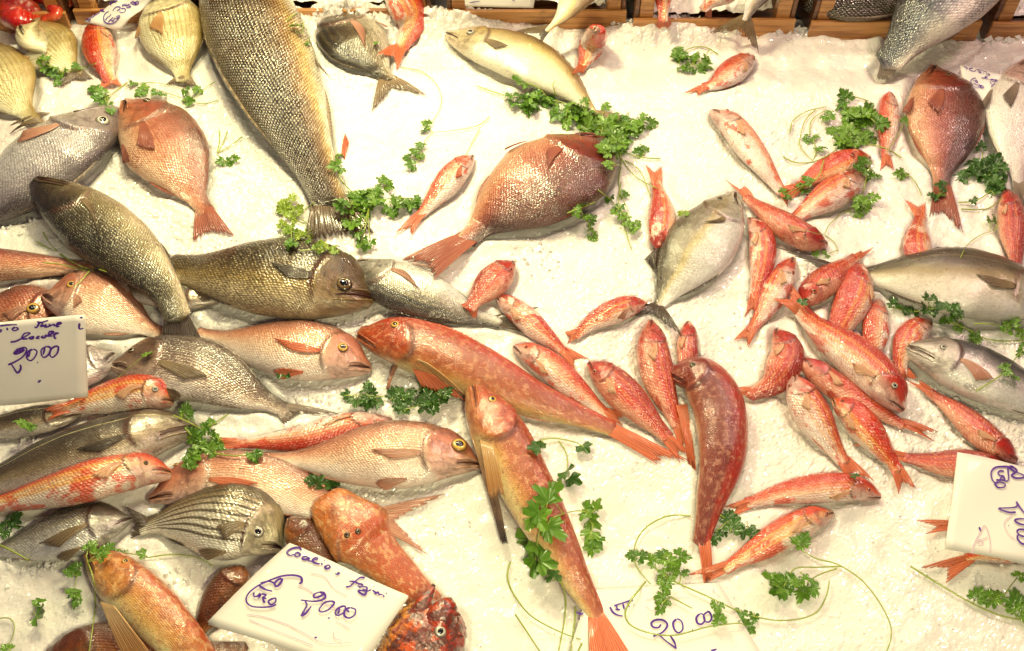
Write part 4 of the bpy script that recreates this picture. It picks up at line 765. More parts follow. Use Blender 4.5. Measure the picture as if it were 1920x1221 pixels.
card('angled price card at the bottom reading Coccio e fagiani 20.00', [(543, 1018), (766, 1117), (665, 1256), (388, 1166)], (.075, .075, .07), [
    [(895, 160), (870, 138), (810, 145), (765, 180), (790, 212), (830, 205)], [(850, 185), (835, 210), (860, 225), (885, 205), (865, 188), (850, 190)],
    [(950, 222), (915, 225), (905, 245), (940, 252), (975, 240)], [(965, 228), (945, 245), (975, 265), (1010, 262)], [(1010, 250), (1040, 245), (1025, 232), (995, 255), (1015, 280), (1060, 290)], [(1075, 280), (1080, 298)], [(1100, 253), (1103, 258)],
    [(1125, 300), (1105, 315), (1120, 330), (1150, 318), (1140, 298), (1122, 300)], [(1195, 372), (1225, 378)], [(1215, 362), (1240, 368)],
    [(1460, 400), (1420, 400), (1380, 430), (1330, 480), (1290, 488)], [(1320, 435), (1370, 440), (1400, 455)], [(1400, 455), (1440, 465), (1420, 490), (1400, 475)], [(1440, 480), (1480, 490), (1470, 520), (1440, 510)], [(1480, 495), (1460, 560), (1400, 520), (1480, 525), (1520, 510)], [(1540, 482), (1542, 486)], [(1530, 515), (1560, 540), (1550, 550), (1580, 535), (1590, 555), (1620, 555)], [(1625, 560), (1635, 580)], [(1650, 545), (1658, 548)],
    [(875, 470), (900, 450), (890, 410), (820, 395), (720, 405), (620, 440), (500, 495), (420, 560), (400, 620), (440, 665), (520, 678), (610, 675), (670, 655)],
    [(530, 465), (600, 450), (650, 465), (670, 495), (700, 480), (725, 435), (690, 435), (650, 480)], [(520, 490), (570, 520), (635, 538)],
    [(470, 548), (470, 580), (500, 580), (530, 555)], [(535, 560), (510, 600)], [(540, 560), (580, 570), (550, 595), (565, 640)], [(545, 595), (580, 600)], [(640, 600), (600, 625), (620, 655), (660, 635), (665, 600), (635, 605)],
    [(1060, 540), (1010, 560), (1010, 590), (1060, 580), (1100, 550), (1060, 540)], [(1060, 540), (1105, 560), (1100, 600), (1020, 625), (890, 615)], [(930, 625), (945, 660), (920, 710), (895, 762)], [(895, 762), (940, 730), (985, 668)],
    [(1160, 620), (1100, 640), (1055, 700), (1080, 722), (1140, 700), (1190, 640), (1160, 620)], [(1135, 775), (1150, 780)],
    [(1270, 665), (1220, 690), (1200, 735), (1230, 752), (1280, 720), (1290, 675), (1265, 665)], [(1240, 680), (1225, 740)], [(1330, 680), (1290, 700), (1280, 750), (1320, 775), (1370, 750), (1380, 700), (1335, 680)], [(1285, 690), (1325, 720)],
    [(1015, 955), (1038, 950)]], ZA, faint=[[(400, 735), (560, 760), (760, 830), (900, 900), (1050, 980), (1180, 1000), (1350, 980)], [(420, 780), (600, 860), (850, 960), (1000, 1020)], [(1180, 890), (1190, 950), (1260, 970)], [(980, 370), (1100, 400), (1180, 500), (1300, 570)], [(1200, 800), (1260, 830), (1330, 870)], [(860, 480), (960, 520), (1120, 650), (1250, 700)]])
ZB = (0, 580, 6.425)
card('upright pale price card at the left edge reading Mare locale 20.00', [(-90, 612), (158, 590), (160, 748), (-90, 765)], (.15, .14, .055), [
    [(0, 195), (100, 185), (210, 182)], [(0, 240), (30, 245), (10, 265), (0, 262)], [(92, 215), (98, 250)], [(190, 210), (155, 235), (180, 255), (225, 235), (200, 212)],
    [(415, 210), (440, 220), (470, 170), (450, 145)], [(470, 155), (500, 160), (580, 135)], [(520, 170), (490, 205), (540, 195)], [(560, 180), (540, 210), (590, 205), (600, 180), (610, 210)], [(610, 200), (650, 180), (660, 205)], [(670, 200), (740, 165), (700, 165), (680, 205), (720, 205)],
    [(135, 390), (200, 380), (280, 340), (370, 285), (300, 290), (270, 350), (340, 350)], [(390, 325), (355, 345), (390, 352), (410, 330), (385, 325)], [(480, 320), (440, 345), (480, 350)], [(530, 315), (500, 335), (540, 340), (560, 310), (570, 330)], [(575, 325), (650, 270), (600, 270), (590, 320), (640, 315)], [(645, 305), (710, 285), (670, 285), (660, 330), (682, 352)],
    [(300, 490), (230, 495), (180, 520), (200, 530), (260, 510), (300, 480), (230, 470), (185, 510)], [(230, 475), (300, 455), (330, 480), (290, 560), (200, 620), (110, 660)], [(150, 655), (180, 700), (215, 750), (240, 745), (265, 700), (255, 655)],
    [(400, 475), (345, 510), (335, 580), (380, 610), (430, 570), (455, 500), (410, 470)], [(375, 500), (350, 570)], [(458, 628), (470, 632)], [(570, 440), (510, 480), (515, 550), (550, 570), (600, 530), (620, 460), (575, 440)], [(550, 460), (530, 540)], [(680, 435), (620, 480), (615, 550), (650, 568), (700, 520), (712, 450), (680, 435)], [(470, 872), (505, 840)], [(485, 865), (498, 848)], [(965, 100), (1000, 95)], [(965, 165), (960, 230), (1010, 225)]], ZB)
ZC = (1760, 840, 5.306)
card('price card turned sideways at the right edge of the photo', [(1795, 848), (2010, 895), (1985, 1068), (1773, 1024)], (.065, .065, .055), [
    [(770, 230), (740, 200), (640, 195), (550, 210), (510, 260), (520, 330), (560, 370)], [(600, 240), (580, 260), (600, 285), (640, 290)], [(590, 240), (645, 240)], [(560, 332), (620, 330), (685, 330), (680, 200)], [(600, 325), (630, 290), (650, 330)], [(590, 350), (550, 370), (580, 405), (640, 400), (650, 370), (590, 350)],
    [(690, 200), (720, 185), (770, 220), (760, 245), (690, 205)], [(760, 250), (720, 280), (760, 305), (840, 300), (840, 275), (760, 245)],
    [(765, 540), (770, 590), (720, 605), (640, 610), (585, 615), (640, 640), (700, 655), (755, 652)], [(765, 545), (810, 620), (850, 670)], [(850, 590), (870, 620)], [(850, 720), (780, 720), (745, 735), (780, 765), (850, 785)], [(850, 830), (790, 825), (765, 850), (800, 890), (850, 900)], [(850, 900), (780, 880), (770, 920), (810, 965), (860, 975)], [(395, 795), (410, 840)], [(680, 787), (688, 789)]], ZC,
    faint=[[(330, 1050), (350, 960), (400, 860), (450, 780), (490, 870), (505, 960), (500, 1060)], [(380, 920), (420, 915), (480, 900)], [(385, 960), (430, 960), (425, 930), (385, 925), (385, 960)], [(720, 680), (650, 740), (645, 800), (690, 880), (740, 920)]])
ZD = (1060, 1080, 5.053)
card('wet price card lying flat on the ice at the bottom reading 20.00', [(1104, 1106), (1348, 1092), (1442, 1245), (1060, 1245)], (.014, .013, .014), [
    [(420, 300), (450, 350), (490, 375), (545, 388)], [(460, 290), (550, 260), (640, 232)], [(470, 325), (520, 325)], [(480, 285), (495, 325)], [(545, 265), (555, 320)], [(590, 265), (605, 300)], [(650, 280), (653, 285)], [(110, 350), (150, 370), (170, 355)], [(130, 415), (138, 417)],
    [(905, 465), (880, 495), (830, 490), (812, 455), (850, 425), (920, 425), (965, 470), (920, 540), (830, 582)], [(830, 580), (880, 565), (960, 630), (1050, 692)], [(1050, 692), (1030, 630), (990, 572)], [(1050, 415), (1020, 450), (1030, 510), (1070, 545), (1110, 510), (1100, 440), (1055, 412)], [(1198, 515), (1205, 518)], [(1270, 365), (1240, 400), (1250, 450), (1290, 460), (1320, 420), (1300, 370), (1270, 365)], [(1340, 345), (1310, 380), (1320, 430), (1360, 440), (1385, 400), (1365, 350), (1340, 345)], [(1380, 705), (1410, 700), (1435, 690)]], ZD,
    faint=[[(760, 230), (850, 215), (980, 220), (1180, 205)], [(760, 290), (820, 330), (900, 330)], [(1405, 120), (1400, 150), (1425, 160)], [(1445, 170), (1440, 190), (1470, 200)]], folds=1)
ZE = (140, 0, 12)
card('price card leaning on the back crates at top left reading 3500', [(157, 42), (205, 10), (318, -45), (222, 58)], (.035, .06, .03), [
    [(265, 465), (300, 455), (370, 440), (380, 470), (330, 500)], [(380, 430), (400, 395), (430, 400), (450, 370)], [(450, 385), (470, 350), (500, 330)], [(500, 340), (540, 310), (570, 290)], [(570, 250), (590, 215), (630, 225), (600, 250), (580, 240), (680, 265)], [(630, 240), (660, 200)], [(680, 190), (690, 187)],
    [(775, 265), (720, 290), (680, 350), (680, 440), (710, 510), (790, 548), (900, 530), (990, 460), (1050, 380), (1000, 375), (960, 395)], [(835, 330), (800, 380), (760, 400), (720, 470)], [(770, 520), (830, 460), (890, 400)], [(850, 470), (890, 490), (920, 420), (960, 430), (1020, 390)],
    [(870, 260), (900, 200), (960, 160), (1025, 165), (1020, 220), (960, 250)], [(1050, 195), (1120, 195), (1155, 240), (1110, 290), (1030, 285)], [(1160, 80), (1090, 90), (1065, 135), (1120, 120), (1190, 120), (1240, 140), (1200, 170), (1150, 160)], [(1170, 80), (1220, 90)],
    [(1290, 10), (1230, 50), (1280, 80), (1350, 85), (1330, 40), (1260, 30)], [(1390, 10), (1320, 40), (1340, 80), (1400, 50), (1390, 10)], [(1370, 140), (1374, 142)], [(800, 60), (840, 80), (850, 50), (820, 135)], [(890, 45), (940, 45), (930, 15), (980, 5)]], ZE, wpx=1.7)
ZF = (1780, 110, 13.71)
card('price card half hidden between the big red bream and the pale silver bream', [(1800, 122), (1905, 145), (1890, 215), (1812, 195)], (.03, .03, .02), [
    [(365, 210), (410, 240), (440, 270), (430, 305)], [(430, 255), (480, 270)], [(500, 280), (600, 270), (520, 275), (520, 320), (600, 350), (660, 345), (640, 310)], [(680, 295), (800, 320), (960, 365)], [(710, 345), (770, 350), (800, 385), (740, 375)], [(860, 385), (885, 405)], [(960, 395), (940, 420), (1000, 445), (1025, 425), (980, 395)],
    [(815, 505), (880, 520), (960, 490), (930, 475), (910, 510), (980, 550), (1020, 545)], [(1030, 560), (1080, 540), (1060, 570), (1120, 540), (1110, 575)], [(1130, 560), (1200, 555), (1170, 590), (1220, 590), (1215, 555)],
    [(670, 525), (580, 545), (540, 610), (580, 700), (660, 760), (760, 775), (880, 770)], [(590, 590), (640, 600), (680, 580), (710, 640), (670, 640), (640, 600)], [(600, 665), (650, 680), (680, 710), (720, 690)], [(720, 740), (760, 690), (780, 745)], [(800, 700), (790, 760), (830, 720), (880, 770), (850, 730)],
    [(1180, 610), (1040, 615), (1080, 680), (1150, 680), (1130, 640)], [(1130, 720), (1070, 730), (1090, 760)], [(1285, 430), (1310, 445)]], ZF, wpx=1.5, folds=1)
card('blank looking card stood in the crate ice at top centre', [(868, -40), (1010, -40), (1000, 16), (872, 12)], (.12, .12, .07), [[(880, 5), (900, 2)], [(960, 0), (966, 2)]], (0, 0, 1), wpx=1.5, folds=1)

# ================================================================ parsley
bvh = BVHTree.FromPolygons(np.vstack(BVH_V).tolist(), BVH_F)
def onto(px, py, lift=.004):
    """the point of the pile or the ice seen through this place of the photo, lifted a little"""
    d = ray(px, py); d = d/np.linalg.norm(d)
    h = bvh.ray_cast(Vector(CAM), Vector(d), 6)
    p = drop(px, py, 0)
    if h[0] is not None and h[3] < np.linalg.norm(p-CAM)+.02: p = np.array(h[0])
    return p-d*lift
def leafmat(name, a, b):
    s = N(name); uv = s.n('ShaderNodeUVMap', uv_map='UVMap').outputs[0]; sp = s.n('ShaderNodeSeparateXYZ'); s.L(uv, sp.inputs[0])
    oi = s.n('ShaderNodeObjectInfo').outputs['Random']; co = s.n('ShaderNodeTexCoord').outputs['Object']; n = s.noise(co, 1.6, 3)
    c = s.mix(s.math('ADD', s.math('MULTIPLY', oi, .6), s.math('MULTIPLY', n, .5)), a, b)
    vein = s.step(s.math('ABSOLUTE', s.math('SINE', s.math('MULTIPLY', sp.outputs[0], 16.0))), .18, .02)
    c = s.mix(s.math('MULTIPLY', vein, .35), c, (.22, .34, .05))
    return s.P(col=c, rough=.33, coat=.35, coatr=.15, normal=s.bump(vein, .5, .05))
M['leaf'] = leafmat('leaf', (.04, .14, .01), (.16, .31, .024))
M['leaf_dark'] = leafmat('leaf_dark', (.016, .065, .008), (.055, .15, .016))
M['leaf_light'] = leafmat('leaf_light', (.12, .26, .02), (.32, .42, .04))
M['stem'] = plain('stem', (.34, .44, .06), .35, 0, .4, 40, .35, .1)
def leafmesh(seed, kind=0):
    r = random.Random(seed); V, F, U = [], [], []
    def leaflet(cx, cy, ang, R):
        K = 44; b = len(V); V.append((cx, cy, 0)); U.append((.5, 0)); cur = r.uniform(-.5, .35); tw = r.uniform(-.4, .4)
        rings = 4
        outl = []
        for k in range(K+1):
            th = -1.75+3.5*k/K
            lob = max(math.cos(max(-1.57, min(1.57, (th-t0)*wd)))*g for t0, g, wd in ((0, 1, 2.0), (.95, .82, 2.3), (-.95, .82, 2.3), (1.55, .45, 3), (-1.55, .45, 3)))
            tee = 1-.13*abs(math.sin(th*9.5+seed))-.04*r.random()
            outl.append((th, R*(.22+.78*lob)*tee))
        for g in range(1, rings+1):
            f = g/rings
            for th, rad in outl:
                x = rad*f*math.cos(th); y = rad*f*math.sin(th)*.95
                z = cur*x*x/R+tw*x*y/R+.16*abs(y)-.05*R*math.cos(th*6)*f*f+.06*R*math.sin(th*11+seed)*f*f
                V.append((cx+x*math.cos(ang)-y*math.sin(ang), cy+x*math.sin(ang)+y*math.cos(ang), z)); U.append((th/3.5+.5, f))
        W_ = K+1
        for k in range(K): F.append((b, b+1+k, b+2+k))
        for g in range(rings-1):
            for k in range(K): F.append((b+1+g*W_+k, b+1+(g+1)*W_+k, b+2+(g+1)*W_+k, b+2+g*W_+k))
    if kind == 0:
        leaflet(.42, 0, r.uniform(-.2, .2), .62); leaflet(.16, .12, 1.05+r.uniform(-.2, .2), .52); leaflet(.16, -.12, -1.05+r.uniform(-.2, .2), .52)
        for a, L_ in ((0, .5), (.7, .25), (-.7, .25)):
            v, f = tube(np.array([(0, 0, -.01), (L_*.5*math.cos(a), L_*.5*math.sin(a), 0), (L_*math.cos(a), L_*math.sin(a), .01)]), .022, 5); b = len(V); V += v.tolist(); U += [(.5, 0)]*len(v); F += [tuple(i+b for i in q) for q in f]
    elif kind == 1:
        leaflet(0, 0, 0, 1.0)
    me = bpy.data.meshes.new('leaf'); me.from_pydata(V, [], F); me.polygons.foreach_set('use_smooth', [True]*len(F))
    li = np.zeros(len(me.loops), int); me.loops.foreach_get('vertex_index', li); l = me.uv_layers.new(name='UVMap'); l.data.foreach_set('uv', np.array(U)[li].astype(np.float32).ravel()); return me
LM = {}
for m_ in ('leaf', 'leaf_dark', 'leaf_light'):
    for k in (0, 1):
        LM[m_, k] = []
        for i in range(5):
            q = leafmesh(i*3+k+1, k); q.materials.append(M[m_]); LM[m_, k].append(q)
SPN = 0
def sprig(label, stems, leaves, mat='leaf', fill=(), r0=.0013, lift=.005, kind=0, name='parsley_sprig', cat='parsley'):
    """stems: polylines in the photo; leaves: (x, y, size in px[, angle deg from photo right, counterclockwise[, kind]])"""
    global SPN; SPN += 1; R_ = random.Random(SPN)
    L_ = [tuple(l) for l in leaves]
    for (cx, cy, rx, ry, cnt, sz) in fill:
        for _ in range(max(3, int(cnt*.62))):
            a = R_.uniform(0, 6.28); q = math.sqrt(R_.random()); L_.append((cx+rx*q*math.cos(a), cy+ry*q*math.sin(a), sz*R_.uniform(.75, 1.25)))
    parts = []; SP_ = []
    for st in stems:
        c = catmull(st, max(6, len(st)*8)); P3 = np.array([onto(x, y, lift+.002) for x, y in c])
        kk = 5; P3 = np.stack([np.convolve(np.pad(P3[:, a], kk//2, 'edge'), np.ones(kk)/kk, 'valid') for a in range(3)], 1)
        rr = np.linspace(r0, r0*.65, len(P3)); parts.append(tube(P3, rr)); SP_ += [(x, y, p) for (x, y), p in zip(c, P3)]
    if not L_ and not parts: return
    org = parts[0][0].mean(0) if parts else onto(L_[0][0], L_[0][1], 0)
    root = empty(name, org, label, cat, 'parsley sprigs strewn over the fish and ice')
    LI = []
    for l in L_:
        x, y, sz = l[:3]; k = l[4] if len(l) > 4 else kind
        p = onto(x, y, lift+R_.uniform(0, .010)); scl = np.linalg.norm(at(x+sz, y, p[2])-at(x, y, p[2]))*(1.62 if k == 0 else 1.12)
        near = min(SP_, key=lambda s_: (s_[0]-x)**2+(s_[1]-y)**2) if SP_ else None
        if len(l) > 3 and l[3] is not None: ang = math.radians(l[3])
        elif near: ang = math.atan2(-(y-near[1]), x-near[0])+R_.uniform(-.5, .5)
        else: ang = R_.uniform(0, 6.28)
        base = p-np.array([math.cos(ang), math.sin(ang), 0])*scl*.5
        if near is not None:
            dd = np.linalg.norm(near[2]-base)
            if .003 < dd < .13:
                md = (near[2]+base)/2+np.array([R_.uniform(-.1, .1)*dd, R_.uniform(-.1, .1)*dd, .12*dd]); parts.append(tube(catmull([near[2], md, base], 8), .0008, 5))
        LI.append((base, scl, ang, k))
    if parts:
        V, F = join(parts); mesh('stem', V, F, M['stem'], root, org)
    for base, scl, ang, k in LI:
        o = bpy.data.objects.new('leaf', R_.choice(LM[mat, k])); COL.objects.link(o); o.parent = root
        o.location = base-org; o.scale = (scl, scl, scl); o.rotation_euler = (R_.uniform(-.65, .65), R_.uniform(-.6, .25), ang)
    return root
S_ = sprig
S_('little parsley sprig between the two yellow striped breams, top left', [[(182, 118), (150, 130), (120, 136)], [(70, 108), (95, 125), (120, 138)]], [(74, 112, 13), (88, 108, 11), (84, 128, 14), (100, 142, 15), (120, 142, 15), (108, 156, 12), (98, 128, 13), (142, 124, 12)])
S_('parsley sprig on the nose of the silver bass', [[(240, 153), (215, 172), (198, 185)]], [(172, 165, 16), (188, 172, 15), (182, 190, 17), (198, 200, 16), (208, 208, 12), (200, 182, 14)], 'leaf')
S_('thin parsley sprig above the rosy bream head, yellow stems', [[(232, 164), (262, 156), (300, 156), (345, 168)], [(412, 187), (380, 195), (352, 188), (300, 170), (262, 160)], [(405, 152), (385, 165), (355, 192)]], [(250, 160, 12), (262, 174, 15), (268, 165, 12), (290, 176, 12), (305, 180, 10), (348, 172, 12), (370, 168, 13), (358, 190, 13), (345, 185, 10)], r0=.0009)
S_('cut parsley stems right of the rosy bream, upper left', [[(455, 256), (430, 275), (408, 287)], [(427, 246), (418, 268), (408, 288)], [(411, 244), (412, 262), (407, 287)], [(407, 290), (420, 300), (428, 305)]], [(443, 300, 12), (430, 306, 13), (412, 306, 12)])
S_('parsley sprig with round leaves beside the crate, right of the biggest fish', [[(537, 38), (560, 24), (568, 42), (566, 60)], [(566, 48), (580, 62), (577, 82)], [(566, 44), (585, 35)]], [(575, 30, 17), (592, 38, 17), (552, 52, 20), (589, 66, 11), (577, 82, 11), (560, 60, 12)], kind=1)
S_('dense parsley bunch on and around the tail of the biggest fish', [[(632, 290), (636, 330), (655, 355), (690, 380)], [(722, 335), (700, 360), (660, 378)], [(775, 372), (730, 372), (690, 385)], [(520, 400), (555, 405), (590, 430)], [(590, 380), (560, 400)]],
   [(634, 292, 14), (628, 318, 20), (722, 338, 18), (732, 352, 14)], fill=[(690, 385, 62, 26, 34, 19), (756, 385, 24, 22, 10, 18), (660, 410, 30, 20, 12, 18), (690, 450, 40, 18, 9, 16), (560, 455, 30, 12, 3, 14)])
S_('parsley tuft left of the tail of the biggest fish', [[(530, 395), (550, 410), (570, 420)], [(520, 440), (545, 435), (570, 440)], [(560, 470), (600, 468), (640, 470)]], [(548, 370, 14)], fill=[(545, 388, 26, 18, 12, 15), (538, 430, 20, 20, 9, 14), (580, 450, 30, 14, 10, 14), (615, 468, 24, 8, 7, 14)], mat='leaf_light')
S_('long thin parsley sprig on bare ice above the pale mullet', [[(920, 218), (895, 236), (850, 245), (812, 248)], [(812, 248), (796, 265), (788, 300)], [(812, 248), (800, 238)]], [(797, 236, 13), (794, 246, 10), (786, 272, 13), (775, 290, 16), (790, 296, 12), (768, 312, 14), (762, 296, 11)], r0=.0009)
S_('bare curved yellow stem right of the dark striped bream', [[(748, 126), (790, 134), (820, 160), (828, 195), (809, 232)]], [], r0=.0009, name='parsley_sprig')
S_('short cut stem above the pale mullet snout', [[(902, 238), (886, 266), (872, 294)]], [], r0=.0009, name='parsley_sprig')
S_('long parsley bunch draped over the head of the big red porgy', [[(890, 160), (960, 182), (1040, 188), (1100, 210), (1150, 235)], [(985, 155), (1010, 165), (1028, 185)], [(1215, 232), (1190, 225), (1150, 235), (1110, 250)], [(1150, 250), (1165, 300), (1160, 350), (1180, 400)], [(1160, 290), (1190, 330), (1235, 355)], [(1170, 300), (1200, 320), (1220, 370)], [(1240, 298), (1200, 295), (1170, 285)], [(1042, 180), (1037, 160), (1042, 150)], [(1180, 210), (1165, 225), (1150, 240)]],
   [(968, 160, 22), (958, 185, 18), (1224, 230, 16), (962, 200, 16), (1200, 285, 16), (1206, 275, 14), (1098, 190, 12), (1135, 200, 14)], fill=[(1030, 205, 48, 18, 24, 20), (1085, 222, 30, 18, 16, 20), (1140, 245, 42, 30, 36, 21), (1180, 245, 28, 22, 14, 20), (1150, 290, 28, 22, 10, 18), (1000, 190, 30, 12, 8, 17)])
S_('parsley leaves beside the dark flank of the big red porgy', [[(1062, 400), (1085, 392), (1118, 378)], [(1085, 392), (1100, 412), (1112, 440)]], [(1080, 396, 17), (1096, 390, 16), (1100, 404, 16), (1112, 414, 14), (1108, 430, 14), (1114, 446, 13)], 'leaf')
S_('parsley spray with thin stems left of the head down striped mullet', [[(1120, 355), (1145, 375), (1165, 400), (1185, 432)], [(1165, 340), (1160, 380), (1180, 425)], [(1165, 408), (1175, 440), (1184, 470)]], [(1142, 376, 13), (1172, 365, 12), (1158, 392, 15), (1168, 408, 16), (1180, 418, 15), (1192, 434, 15), (1150, 402, 12), (1195, 420, 12)])
S_('little parsley heap on bare ice below the back crates, top right', [[(1348, 102), (1320, 88), (1290, 92), (1270, 110)], [(1310, 96), (1300, 120)]], [], fill=[(1272, 104, 22, 12, 12, 13), (1312, 118, 22, 14, 13, 13), (1285, 132, 20, 10, 7, 12)])
S_('round parsley bunch with long looping stems, upper right', [[(1481, 250), (1488, 225), (1515, 208), (1552, 200)], [(1466, 292), (1490, 305), (1530, 302), (1570, 278), (1590, 240), (1620, 218)], [(1502, 250), (1500, 275), (1525, 302)], [(1518, 255), (1522, 225), (1550, 205)], [(1530, 205), (1510, 225), (1502, 250)], [(1692, 297), (1660, 278), (1620, 270), (1580, 275)], [(1630, 190), (1600, 182), (1575, 190)], [(1525, 262), (1530, 285), (1525, 300)]],
   [(1578, 184, 20), (1570, 198, 22), (1512, 262, 16), (1530, 254, 10), (1540, 278, 16), (1556, 222, 18), (1560, 245, 18), (1696, 226, 12)], fill=[(1605, 225, 38, 28, 22, 20), (1600, 262, 34, 16, 12, 18), (1640, 225, 22, 12, 6, 18)])
S_('parsley sprig lying over the two mullets under the round bunch', [[(1545, 300), (1535, 330), (1518, 345)], [(1635, 300), (1625, 330), (1612, 380), (1580, 400)]], [(1500, 345, 18), (1512, 338, 16), (1508, 360, 14), (1612, 308, 18), (1606, 322, 20), (1626, 318, 16), (1630, 335, 16), (1645, 330, 13), (1608, 375, 20), (1625, 385, 20), (1640, 375, 16), (1618, 395, 16), (1465, 365, 16), (1474, 375, 12)])
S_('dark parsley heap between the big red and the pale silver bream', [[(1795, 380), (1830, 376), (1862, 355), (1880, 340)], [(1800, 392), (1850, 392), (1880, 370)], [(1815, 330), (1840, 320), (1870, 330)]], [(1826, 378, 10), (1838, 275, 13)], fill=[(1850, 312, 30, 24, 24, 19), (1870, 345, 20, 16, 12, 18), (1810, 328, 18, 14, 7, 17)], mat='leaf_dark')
S_('parsley leaf on the tail root of the big red bream', [[(1765, 345), (1762, 365)]], [(1752, 362, 22), (1762, 352, 16), (1745, 370, 14)], 'leaf_dark')
S_('small parsley tip left of the tail of the big red bream', [[(1690, 328), (1708, 332), (1722, 352), (1728, 368)]], [(1684, 328, 15), (1695, 324, 12)])
S_('curved thin stem and leaf beside the red mullet at the right edge', [[(1800, 485), (1815, 458), (1840, 440), (1870, 430)]], [(1850, 412, 10), (1862, 412, 12)], r0=.0009)
S_('forked thin stems below the fat red and white mullet', [[(1578, 398), (1552, 425), (1545, 440), (1510, 432)], [(1545, 440), (1565, 455), (1572, 472)]], [(1545, 480, 12), (1530, 478, 10), (1612, 402, 12)], r0=.0009)
S_('parsley leaf in the mouth of the deep red mullet', [], [(1508, 566, 18, 30, 1)], 'leaf_dark')
S_('dark parsley spray on the belly of the gold flanked amberjack', [[(1670, 575), (1710, 585), (1760, 578), (1795, 588)]], [(1674, 568, 14), (1684, 580, 14), (1700, 582, 15), (1715, 590, 14), (1730, 578, 14), (1742, 590, 14), (1752, 584, 13), (1762, 570, 16), (1775, 572, 15), (1790, 580, 15), (1798, 590, 14), (1736, 556, 12), (1750, 558, 10)], 'leaf_dark')
S_('parsley sprig on ice above the grey pointed fish head', [[(1775, 602), (1810, 615), (1850, 636), (1900, 640), (1935, 636)], [(1825, 607), (1860, 608), (1895, 618)], [(1832, 618), (1838, 630)]], [(1770, 603, 14), (1785, 595, 14), (1796, 590, 12), (1798, 617, 12), (1826, 630, 14), (1830, 642, 15), (1886, 614, 18), (1902, 604, 14), (1912, 622, 18)], 'leaf')
S_('small parsley twig lying over the grey pointed fish', [[(1828, 735), (1860, 715), (1885, 695), (1912, 662)]], [(1882, 690, 14), (1890, 700, 12), (1904, 712, 13), (1912, 660, 11), (1918, 648, 10)])
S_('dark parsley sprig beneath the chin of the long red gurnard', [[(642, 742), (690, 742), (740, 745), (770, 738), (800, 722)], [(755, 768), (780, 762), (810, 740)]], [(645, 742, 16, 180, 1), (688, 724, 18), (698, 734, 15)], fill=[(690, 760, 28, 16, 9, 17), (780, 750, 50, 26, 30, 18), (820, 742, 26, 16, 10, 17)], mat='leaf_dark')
S_('parsley tangle between the orange mullet and the lower left breams', [[(322, 778), (350, 790), (395, 815), (430, 832)], [(345, 800), (365, 830), (350, 870)], [(400, 850), (440, 855), (480, 850)], [(430, 775), (405, 792), (385, 800)]], [(350, 766, 16), (340, 775, 14), (362, 778, 14), (384, 795, 16), (395, 792, 12), (400, 812, 10)], fill=[(380, 830, 30, 20, 18, 17), (365, 860, 26, 12, 10, 15), (408, 835, 20, 12, 8, 15), (478, 852, 18, 8, 6, 15)])
S_('single parsley leaf at the belly of the rosy bream, centre left', [], [(536, 702, 24, -50, 1)], 'leaf_dark')
S_('single parsley leaf on the cheek of the grey striped bream', [[(275, 665), (240, 690), (215, 715)]], [(277, 660, 18, 80, 1)], 'leaf', r0=.0006)
S_('parsley leaf on the speckled grey fish at the left', [], [(42, 797, 20, 170), (62, 800, 10)], 'leaf')
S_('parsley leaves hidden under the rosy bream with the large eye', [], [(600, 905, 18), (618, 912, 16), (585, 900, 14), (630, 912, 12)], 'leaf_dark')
S_('three leafed parsley sprig across the back of the longest gurnard', [[(1012, 825), (1040, 822), (1080, 830), (1098, 842)], [(1047, 826), (1062, 850), (1064, 880)]], [(998, 842, 24, 190, 1), (1012, 838, 20, 230, 1), (1098, 846, 26, -60, 1), (1066, 900, 34, -80, 1), (1080, 905, 28, -40, 1)], 'leaf_dark')
S_('broad leaved parsley lying on the longest gurnard, bright green', [[(1028, 975), (1060, 962), (1090, 958), (1110, 966)], [(1108, 962), (1112, 985), (1105, 1010)], [(1020, 970), (1010, 1000), (1005, 1040)]], [(1015, 925, 40, 120, 1), (1045, 925, 44, 30, 1), (990, 965, 36, 190, 1), (1015, 985, 44, -60, 1), (1045, 1000, 40, -30, 1), (980, 1025, 50, 210, 1), (1015, 1040, 46, -70, 1), (1030, 1060, 36, -20, 1), (1000, 1070, 38, -100, 1), (1110, 952, 26, 20, 1), (1095, 970, 24, 230, 1), (1122, 945, 22, 60, 1), (1115, 985, 26, -50, 1), (1105, 1010, 28, -110, 1), (1122, 1022, 26, -60, 1), (1108, 1035, 24, -100, 1)], 'leaf')
S_('long curved stems left of the longest gurnard tail', [[(1030, 1068), (1056, 1100), (1060, 1150), (1045, 1235)], [(958, 1050), (952, 1090), (990, 1150), (1050, 1185), (1092, 1200)], [(965, 1150), (985, 1180), (1018, 1230)], [(1080, 1135), (1076, 1180), (1068, 1235)], [(1092, 1205), (1078, 1235)]], [(1038, 1075, 20)], r0=.0013, mat='leaf_dark')
